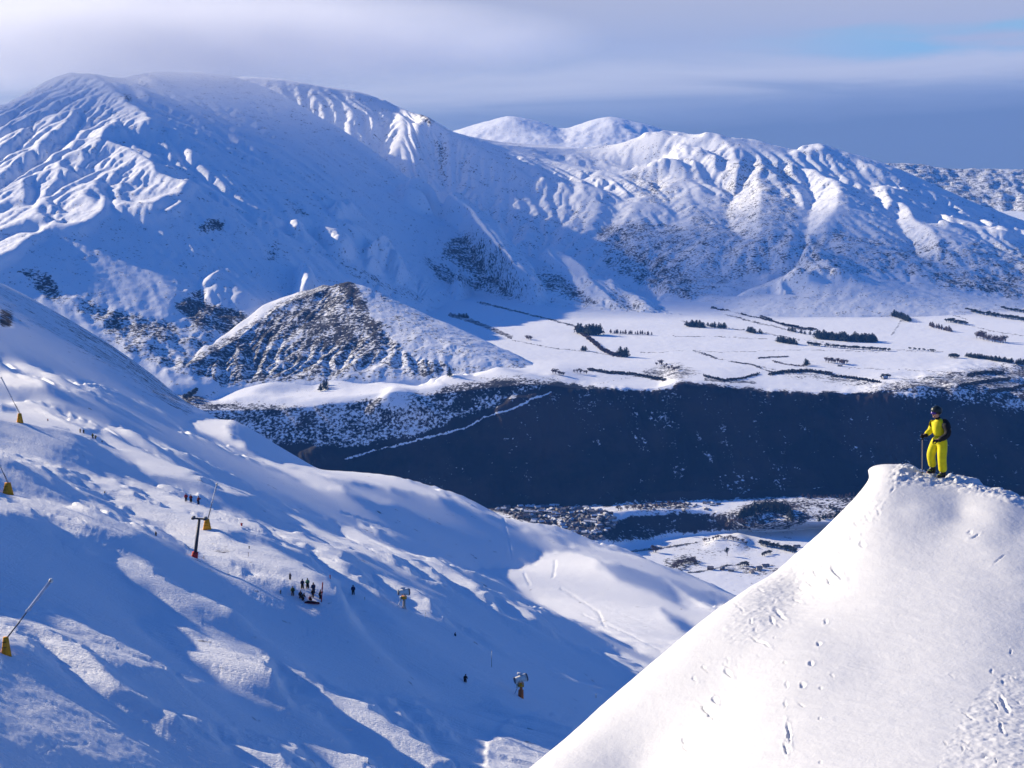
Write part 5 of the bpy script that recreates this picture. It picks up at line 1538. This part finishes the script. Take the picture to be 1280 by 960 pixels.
def crown_round(seed, dens=170):
    r_ = random.Random(seed); mb = MB(); bm = mb.bm
    lob = [(Vector((r_.uniform(-.22, .22), r_.uniform(-.22, .22), r_.uniform(.45, .82))), r_.uniform(.12, .24)) for _ in range(7)]
    for i in range(dens):
        c0, q = r_.choice(lob)
        d = Vector((r_.gauss(0, 1), r_.gauss(0, 1), r_.gauss(0, 1))).normalized()
        c_ = c0 + d * q * r_.uniform(.6, 1.1); s1_ = r_.uniform(.03, .065)
        a = d.orthogonal().normalized(); b = d.cross(a)
        vs_ = [bm.verts.new(c_ + a * s1_ + d * r_.uniform(-.02, .02)), bm.verts.new(c_ + b * s1_), bm.verts.new(c_ - a * s1_ + d * .02), bm.verts.new(c_ - b * s1_)]
        bm.faces.new(vs_)
    for c0, q in lob:
        mb.tube([(0, 0, .2), c0], [.025, .008], 4)
    return mb.mesh('crown', False)


def proto(kind, seed):
    tr = MB().tube([(0, 0, -.06), (0, 0, .25), (.01, 0, .5)], [.035, .026, .012], 6).mesh('trunk')
    if kind == 'conifer':
        cr_, mt = crown_conifer(seed), 'conifer'
    elif kind == 'slim':
        cr_, mt = crown_conifer(seed, .55), 'bare'
    elif kind == 'bare':
        cr_, mt = crown_round(seed), 'bare'
    else:
        cr_, mt = crown_round(seed, 240), 'conifer'
    tr.materials.append(MAT['bark']); cr_.materials.append(MAT[mt])
    return tr, cr_
PROTO = {(k_, i): proto(k_, i * 7 + len(k_)) for k_ in ('conifer', 'slim', 'bare', 'round') for i in range(3)}
NAMES = {'conifer': 'conifer_tree', 'slim': 'poplar_tree', 'bare': 'bare_tree', 'round': 'broadleaf_tree'}


def tree(u, v, hpx, kind, label, grp, sheet=None, wide=1.0):
    P_ = (sheet or val).at(u, v); h_ = hpx * P_.y / F
    r = bpy.data.objects.new(NAMES[kind], None); col.objects.link(r)
    r.location = P_; r.rotation_euler = (0, 0, rt.uniform(0, 6.3))
    r.scale = (h_ * wide, h_ * wide, h_)
    tag(r, label, 'tree', grp)
    tm, cm_ = PROTO[(kind, rt.randrange(3))]
    for nm, me in (('trunk', tm), ('crown', cm_)):
        c = bpy.data.objects.new(nm, me); col.objects.link(c); c.parent = r
    return r


def belt(pts, n, hpx, kind, label, grp, jit=1.2, wide=1.2, hj=.25):
    pts = [Vector(p) for p in pts]
    L_l = [(pts[i + 1] - pts[i]).length for i in range(len(pts) - 1)]; tot = sum(L_l)
    for i in range(n):
        d = tot * (i + rt.uniform(.1, .9)) / n
        k = 0
        while k < len(L_l) - 1 and d > L_l[k]:
            d -= L_l[k]; k += 1
        p = pts[k].lerp(pts[k + 1], min(d / L_l[k], 1))
        tree(p.x + rt.uniform(-.4, .4), p.y + rt.uniform(-jit, jit) * .5, hpx * rt.uniform(1 - hj, 1 + hj), kind, label, grp, wide=wide * rt.uniform(.85, 1.2))


belt([(721, 417), (733, 418), (745, 419), (752, 418)], 14, 12, 'conifer', 'tall dark conifer in the dense clump at the top of the diagonal hedge', 'conifers of the clump on the plateau', 1.5, 1.3)
belt([(763, 417), (790, 418), (816, 419)], 18, 5, 'slim', 'thin leafless poplar in the row right of the conifer clump', 'poplars right of the conifer clump', .6, 1.3)
belt([(774, 445), (785, 447)], 4, 11, 'conifer', 'dark conifer at the lower end of the diagonal hedge', 'conifers at the lower end of the diagonal hedge', .8, 1.3)
belt([(726, 438), (732, 439)], 3, 7, 'conifer', 'dark conifer left of the diagonal hedge', 'conifers left of the diagonal hedge', .5, 1.4)
belt([(573, 396), (586, 398)], 6, 6, 'conifer', 'small conifer in shade at the left end of the plateau', 'small shaded conifers', .6, 1.4)
belt([(561, 470.5)], 1, 12, 'conifer', 'solitary spire shaped conifer on the scrubby slope', None) if False else None
tree(562, 471, 13, 'conifer', 'solitary spire shaped conifer on the scrubby slope below the rocky hill', None, wide=.9)
tree(407, 487, 9, 'conifer', 'dark conifer standing in front of the sunlit terrace below the rocky hill', None, wide=1.4)
for i, (a, b, hh) in enumerate(((401, 489, 10), (405, 485, 11), (408, 482, 8))):
    tree(a, b, hh, 'conifer', 'dark conifer of the short row crossing the terrace below the rocky hill', 'conifers crossing the terrace', wide=1.2)
belt([(244, 492), (240, 497), (232, 500)], 8, 8, 'round', 'dark bushy tree in the gully between the ski hill and the rocky hill', 'gully trees', 2, 1.6)
belt([(265, 494), (280, 490), (292, 486)], 6, 6, 'round', 'bushy tree along the stream left of the sunlit terrace', 'stream trees', 2, 1.5)
belt([(858, 408), (870, 409), (880, 410)], 12, 8, 'conifer', 'dark conifer in the left shelterbelt of the far plateau', 'conifers of the left shelterbelt', 1, 1.4)
belt([(884, 408), (896, 410), (908, 411)], 8, 7, 'conifer', 'dark conifer at the thin right end of the left shelterbelt', 'conifers at the right end of the left shelterbelt', 1, 1.3)
belt([(935, 415), (944, 417)], 6, 6.5, 'conifer', 'conifer in the small clump at the middle of the plateau', 'conifers of the small middle clump', .6, 1.4)
belt([(949, 417), (955, 418)], 2, 5.5, 'conifer', 'conifer standing right of the small middle clump', 'pair of conifers right of the middle clump', .3, 1.3)
belt([(971, 427), (982, 429), (996, 431)], 14, 7.5, 'conifer', 'conifer of the compact dark block in the middle of the plateau', 'conifers of the compact block', .8, 1.6)
belt([(982, 413), (1000, 417), (1020, 420)], 7, 6, 'conifer', 'conifer spaced along the hedge leading to the large central wood', 'conifers along the central hedge', .6, 1.3)
belt([(1020, 423), (1040, 425), (1062, 426), (1080, 427), (1096, 427)], 48, 9.5, 'conifer', 'dark conifer of the large central wood on the plateau', 'conifers of the large central wood', 2.2, 1.5)
belt([(1009, 431), (1026, 433)], 10, 4.5, 'round', 'clipped dark tree in the left half of the long low belt', 'trees of the long low belt', .5, 1.9, .1)
belt([(1029, 433), (1060, 436), (1080, 437), (1112, 439)], 30, 4.5, 'round', 'dark tree in the right half of the long low belt', 'trees of the right low belt', .6, 1.8, .15)
belt([(1097, 390), (1115, 394)], 10, 6, 'round', 'dark tree left of the lane through the shelterbelt', 'trees left of the lane', 1, 1.8)
belt([(1117, 396), (1127, 398), (1136, 402)], 12, 8, 'conifer', 'dark conifer right of the lane through the shelterbelt', 'conifers right of the lane', 1.4, 1.6)
belt([(1145, 376), (1160, 380), (1176, 382)], 14, 8, 'conifer', 'conifer of the ragged wood at the foot of the right hand mountains', 'conifers of the ragged wood', 1.5, 1.4)
belt([(1178, 384), (1210, 390), (1245, 396), (1285, 402)], 50, 5, 'round', 'dark tree in the long diagonal shelterbelt at the far right', 'trees of the long diagonal shelterbelt', 1.2, 1.9, .15)
belt([(1228, 382), (1255, 387), (1285, 392)], 24, 4.5, 'round', 'dark tree in the upper one of the two far right shelterbelts', 'trees of the upper far right shelterbelt', .8, 1.9, .15)
belt([(1182, 402), (1208, 406)], 12, 5.5, 'round', 'tree in the short dark belt under the long diagonal shelterbelt', 'trees of the short dark belt', .8, 1.7, .15)
belt([(1162, 408), (1180, 413), (1190, 415)], 12, 6.5, 'slim', 'bare poplar in the pale row below the lane', 'bare poplars below the lane', .8, 1.6)
belt([(1220, 422), (1235, 426), (1258, 429)], 16, 9, 'bare', 'bare tree in the loose copse at the right', 'bare trees of the loose copse', 2, 1.3)
belt([(1134, 436), (1150, 438), (1168, 440)], 10, 3.5, 'round', 'small dark tree in the broken row in the middle of the right hand fields', 'trees of the broken row', .6, 1.6)
belt([(1187, 447), (1198, 448)], 7, 5.5, 'round', 'dark tree of the small round clump on the right hand fields', 'trees of the small round clump', .8, 1.7)
belt([(1208, 446), (1230, 449), (1250, 452), (1266, 454)], 34, 6, 'conifer', 'dark conifer in the thick straight belt at the right', 'conifers of the thick straight belt', 1, 1.5, .15)
belt([(1270, 455), (1290, 456)], 8, 7, 'conifer', 'dark conifer right of the gap in the thick straight belt', 'conifers right of the gap', 1, 1.5)
belt([(1032, 452), (1045, 455), (1060, 455)], 12, 6, 'bare', 'tree of the mixed copse near the front of the plateau', 'trees of the front copse', 2, 1.4)
belt([(1100, 473), (1114, 472)], 6, 6, 'round', 'tree around the farmstead at the front edge of the plateau', 'farmstead trees', 1, 1.5)
belt([(1006, 458), (1010, 456)], 3, 8, 'conifer', 'dark conifer left of the front copse', 'conifers left of the front copse', .8, 1.3)
belt([(820, 455), (835, 460), (850, 464)], 12, 5, 'bare', 'bare tree of the scattered scrubby group near the plateau edge', 'bare trees near the plateau edge', 5, 1.6)
belt([(717, 466), (735, 468)], 5, 6, 'bare', 'bare tree at the left end of the gully hedge', 'bare trees by the gully hedge', 1.5, 1.3)
belt([(690, 468), (706, 470)], 5, 6, 'bare', 'bare tree where the scrubby slope meets the plateau', 'bare trees at the slope foot', 3, 1.5)
belt([(658, 424), (664, 426)], 3, 5, 'bare', 'bare tree standing in the open left part of the plateau', 'bare trees in the open', .8, 1.6)
# valley floor
belt([(770, 640), (800, 637), (830, 634), (860, 632)], 16, 6.5, 'bare', 'tree along the foot of the dark escarpment left of the near ridge', 'trees at the escarpment foot', 3, 1.4)
belt([(925, 650), (945, 640), (965, 636), (985, 640), (990, 650)], 42, 10, 'conifer', 'dark tree of the wood beside the river bank left of the near ridge', 'trees of the river bank wood', 8, 1.4)
belt([(912, 655), (935, 658), (970, 660)], 14, 8, 'bare', 'bare tree in front of the river bank wood', 'bare trees before the river bank wood', 3, 1.4)
belt([(1000, 622), (1040, 622), (1080, 620)], 22, 4.5, 'slim', 'thin tree in the row beyond the near ridge tip', 'thin trees beyond the near ridge', 1.5, 1.6)
belt([(1035, 632), (1050, 645), (1020, 652)], 10, 6, 'conifer', 'dark tree close to the edge of the near ridge', 'trees close to the near ridge', 3, 1.3)
tree(909, 695, 13, 'round', 'big solitary round tree on the lower snowy fields', None, wide=.8)
belt([(950, 682), (970, 685), (985, 689), (996, 692)], 24, 7, 'round', 'tree of the dense shelterbelt on the lower fields', 'trees of the lower shelterbelt', 1.5, 1.4)
belt([(815, 690), (822, 690)], 3, 9, 'bare', 'reddish bare tree left on the lower fields', 'reddish bare trees', 1, 1.2)
belt([(878, 678), (900, 673), (925, 676), (935, 682)], 16, 5, 'bare', 'bare tree on the low mound', 'bare trees on the low mound', 2.5, 1.5)
belt([(840, 712), (858, 702), (870, 706)], 16, 6, 'bare', 'bare tree of the brushy patch by the lower farm track', 'brushy patch trees', 6, 1.4)
belt([(925, 707), (936, 708)], 5, 6, 'round', 'dark tree by the lowest farmhouse', 'trees by the lowest farmhouse', 1.5, 1.5)
belt([(952, 695), (965, 692)], 5, 5, 'round', 'dark tree above the lowest farmhouse', 'trees above the lowest farmhouse', 1.5, 1.5)
TOWN = [(612, 636), (640, 634), (700, 632), (765, 640), (772, 652), (757, 674), (735, 680), (700, 666), (650, 650)]
def inpoly(x_, y_, P):
    c = False
    for i in range(len(P)):
        (ax, ay), (bx, by) = P[i], P[(i + 1) % len(P)]
        if (ay > y_) != (by > y_) and x_ < (bx - ax) * (y_ - ay) / (by - ay) + ax:
            c = not c
    return c
cnt = 0
while cnt < 120:
    a, b = rt.uniform(612, 772), rt.uniform(632, 680)
    if inpoly(a, b, TOWN):
        kd = rt.choice(['bare', 'bare', 'round', 'conifer'])
        tree(a, b, rt.uniform(2.5, 5), kd, {'bare': 'bare garden tree among the houses of the valley town', 'round': 'dark garden tree among the houses of the valley town', 'conifer': 'dark conifer among the houses of the valley town'}[kd],
             {'bare': 'bare garden trees of the town', 'round': 'dark garden trees of the town', 'conifer': 'conifers of the town'}[kd], wide=1.5)
        cnt += 1


# hedges and brushwood strips
def hedge(pts, hpx, wpx, mat, label, dens=1.0):
    hpx *= .8
    r_ = random.Random(int(pts[0][0] * 7 + pts[0][1])); mb = MB(); bm = mb.bm
    P0 = val.at(*pts[0])
    for i in range(len(pts) - 1):
        a, b = Vector(pts[i]), Vector(pts[i + 1])
        n = max(3, int((b - a).length * 1.6 * dens))
        for q in range(n):
            p = a.lerp(b, (q + r_.random()) / n)
            if fbm(np.array([p.x / 9]), np.array([p.y / 9]), 2, 5)[0] < -.22 and dens < 1.3:
                low = .3
            else:
                low = 1.0
            W_ = val.at(p.x, p.y + r_.uniform(-.5, .5) * wpx) ; k = W_.y / F
            for _ in range(5):
                h_ = hpx * k * low * r_.uniform(.2, 1.0); c_ = W_ - P0 + Vector((r_.uniform(-1, 1) * k * 1.6, r_.uniform(-1, 1) * k * 2, h_ * .6)); s1_ = hpx * k * (.4 + .6 * low) * r_.uniform(.28, .5)
                d = Vector((r_.gauss(0, 1), r_.gauss(0, 1) - .6, r_.gauss(0, 1))).normalized(); u1 = d.orthogonal().normalized(); u2 = d.cross(u1)
                bm.faces.new([bm.verts.new(c_ + u1 * s1_), bm.verts.new(c_ + u2 * s1_), bm.verts.new(c_ - u1 * s1_), bm.verts.new(c_ - u2 * s1_)])
    o = mb.obj('hedgerow', MAT[mat], None, False, P0)
    return tag(o, label, 'hedge')
hedge([(720, 410), (728, 418), (742, 428), (752, 437), (764, 443), (777, 445)], 4, 3.5, 'bare', 'broad reddish brown hedge running diagonally down from the conifer clump', 2.5)
hedge([(735, 462), (760, 466), (790, 468), (815, 472), (832, 475)], 3, 3, 'hedge', 'dark hedge in the shallow gully near the front edge of the plateau', 1.5)
hedge([(600, 378), (640, 388), (690, 400), (716, 407)], 1.6, 1.2, 'hedge', 'thin broken hedge crossing the left part of the plateau')
hedge([(890, 385), (918, 391), (950, 398), (990, 408), (1020, 412)], 3, 1.6, 'hedge', 'long dark hedge slanting down to the central wood')
hedge([(920, 378), (945, 392), (975, 405), (1015, 413)], 2.5, 1.6, 'hedge', 'upper diagonal hedge joining the long slanting hedge')
hedge([(960, 356), (1000, 366), (1050, 377), (1096, 388)], 2.2, 1.2, 'hedge', 'hedge at the foot of the right hand mountains running to the lane')
hedge([(1082, 350), (1110, 358), (1146, 370)], 2.2, 1.2, 'hedge', 'short hedge climbing the fan above the ragged wood')
hedge([(1088, 368), (1120, 375), (1150, 380)], 1.8, 1.2, 'hedge', 'thin hedge below the short hedge on the fan')
hedge([(947, 448), (965, 447), (985, 446)], 2, 1.4, 'hedge', 'low dark hedge in the middle of the front fields')
hedge([(966, 452), (985, 456), (1005, 458)], 2, 1.6, 'bare', 'reddish brown hedge curving left of the front copse')
hedge([(962, 468), (985, 465), (1010, 464), (1040, 468)], 3.5, 3, 'hedge', 'thick dark brush strip in front of the farm copse', 1.6)
hedge([(1040, 470), (1075, 474), (1100, 478)], 3, 2.5, 'hedge', 'dark brush strip leading right to the farmstead', 1.6)
hedge([(866, 438), (880, 442), (896, 448)], 1.5, .8, 'hedge', 'short thin hedge slanting down the left front field')
hedge([(918, 453), (940, 456), (960, 464), (980, 468)], 1.8, 1, 'hedge', 'broken hedge slanting to the thick brush strip')
hedge([(1210, 470), (1230, 466), (1255, 467)], 3.5, 3, 'hedge', 'dark thicket on the hummocky ground at the right', 2)
hedge([(1200, 482), (1230, 478), (1262, 474)], 3.5, 3, 'hedge', 'dark thicket on the next hummock further forward', 2)
hedge([(1235, 490), (1262, 487), (1285, 482)], 3.5, 3, 'hedge', 'dark thicket on the hummock at the right edge', 2)
hedge([(852, 717), (880, 714), (910, 707), (925, 706)], 1.6, .8, 'hedge', 'dark hedge along the lower farm track')
hedge([(788, 690), (820, 687), (860, 680)], 1.6, .8, 'hedge', 'dark hedge at the left of the lower fields')
hedge([(880, 470), (905, 476), (925, 474), (948, 468)], 3, 2, 'hedge', 'dark hedge hugging the front rim of the plateau', 1.5)


# houses
def house_mesh(w, d, h, rh):
    a = MB().box((0, 0, h / 2 - .6), (w, d, h + 1.2)).mesh('wall', False)
    mb = MB(); bm = mb.bm; e = .5
    v = [bm.verts.new(q) for q in ((-w / 2 - e, -d / 2 - e, h), (w / 2 + e, -d / 2 - e, h), (w / 2 + e, d / 2 + e, h), (-w / 2 - e, d / 2 + e, h), (-w / 2 - e, 0, h + rh), (w / 2 + e, 0, h + rh))]
    for f_ in ((0, 1, 5, 4), (2, 3, 4, 5), (0, 4, 3), (1, 2, 5), (0, 3, 2, 1)):
        bm.faces.new([v[i] for i in f_])
    b = mb.mesh('roof', False)
    mc = MB()
    for i in range(3):
        mc.box((-w / 2 + w * (i + .5) / 3, -d / 2 - .03, h * .55), (w * .16, .06, h * .36))
    c = mc.mesh('window', False); c.materials.append(MAT['glass'])
    dm = MB().box((w * .3, d * .1, h + rh * .95), (.8, .8, 1.6)).mesh('chimney', False); dm.materials.append(MAT['wall_b'])
    return a, b, c, dm
HM = []
for (w_, d_, h_, rh_) in ((15, 9, 3.2, 2.6), (12, 10, 5.4, 2.8), (20, 9, 3.2, 2.4)):
    for wm in ('wall_a', 'wall_b', 'wall_c'):
        for rm in ('roof_a', 'roof_b'):
            a, b, c, d_m = house_mesh(w_, d_, h_, rh_); a.materials.append(MAT[wm]); b.materials.append(MAT[rm]); HM.append((a, b, c, d_m, wm, rm))
TONE = {'wall_a': 'pale walled', 'wall_b': 'brown walled', 'wall_c': 'grey walled', 'roof_a': 'snow covered', 'roof_b': 'dark'}
def house(u, v, label=None, grp=None, s=1.0, pick=None, where='in the valley'):
    P_ = val.at(u, v)
    a, b, c, dm_, wm, rm = rt.choice(HM) if pick is None else HM[pick]
    if label is None:
        label = '%s house with %s roof %s' % (TONE[wm], TONE[rm], where); grp = '%s houses with %s roofs %s' % (TONE[wm], TONE[rm], where)
    r = thing('house', label, 'house', P_, rt.choice([0, math.pi / 2]) + rt.uniform(-.5, .5), grp, s)
    link('wall', a, None, r); rf = link('roof', b, None, r); link('window', c, None, r); link('chimney', dm_, None, rf)
cnt = 0
while cnt < 190:
    a, b = rt.uniform(612, 772), rt.uniform(632, 676)
    if inpoly(a, b, TOWN):
        house(a, b, s=rt.uniform(.95, 1.35), where='on the far side of town' if b < 644 else ('in the middle of town' if b < 656 else 'at the near end of town')); cnt += 1
for (a, b, lb) in ((903, 712, 'pale farmhouse beside the lower farm track'), (914, 714, 'barn right of the pale farmhouse on the lower fields'), (888, 712, 'small shed left of the pale farmhouse'), (957, 708, 'farmhouse close to the edge of the near ridge'),
                   (949, 712, 'shed left of the farmhouse close to the near ridge'), (996, 684, 'house with trees right of the lower shelterbelt'), (862, 700, 'barn in the brushy patch'), (1106, 474, 'farmhouse at the front edge of the plateau'),
                   (1050, 458, 'farmhouse in the front copse'), (940, 716, 'long shed below the lowest farmhouse trees')):
    house(a, b, lb, None, 1.2)
for i in range(26):
    a, b = rt.uniform(780, 905), rt.uniform(627, 638)
    house(a, b, 'small scattered house along the foot of the escarpment', 'scattered houses at the escarpment foot', rt.uniform(.6, .9))
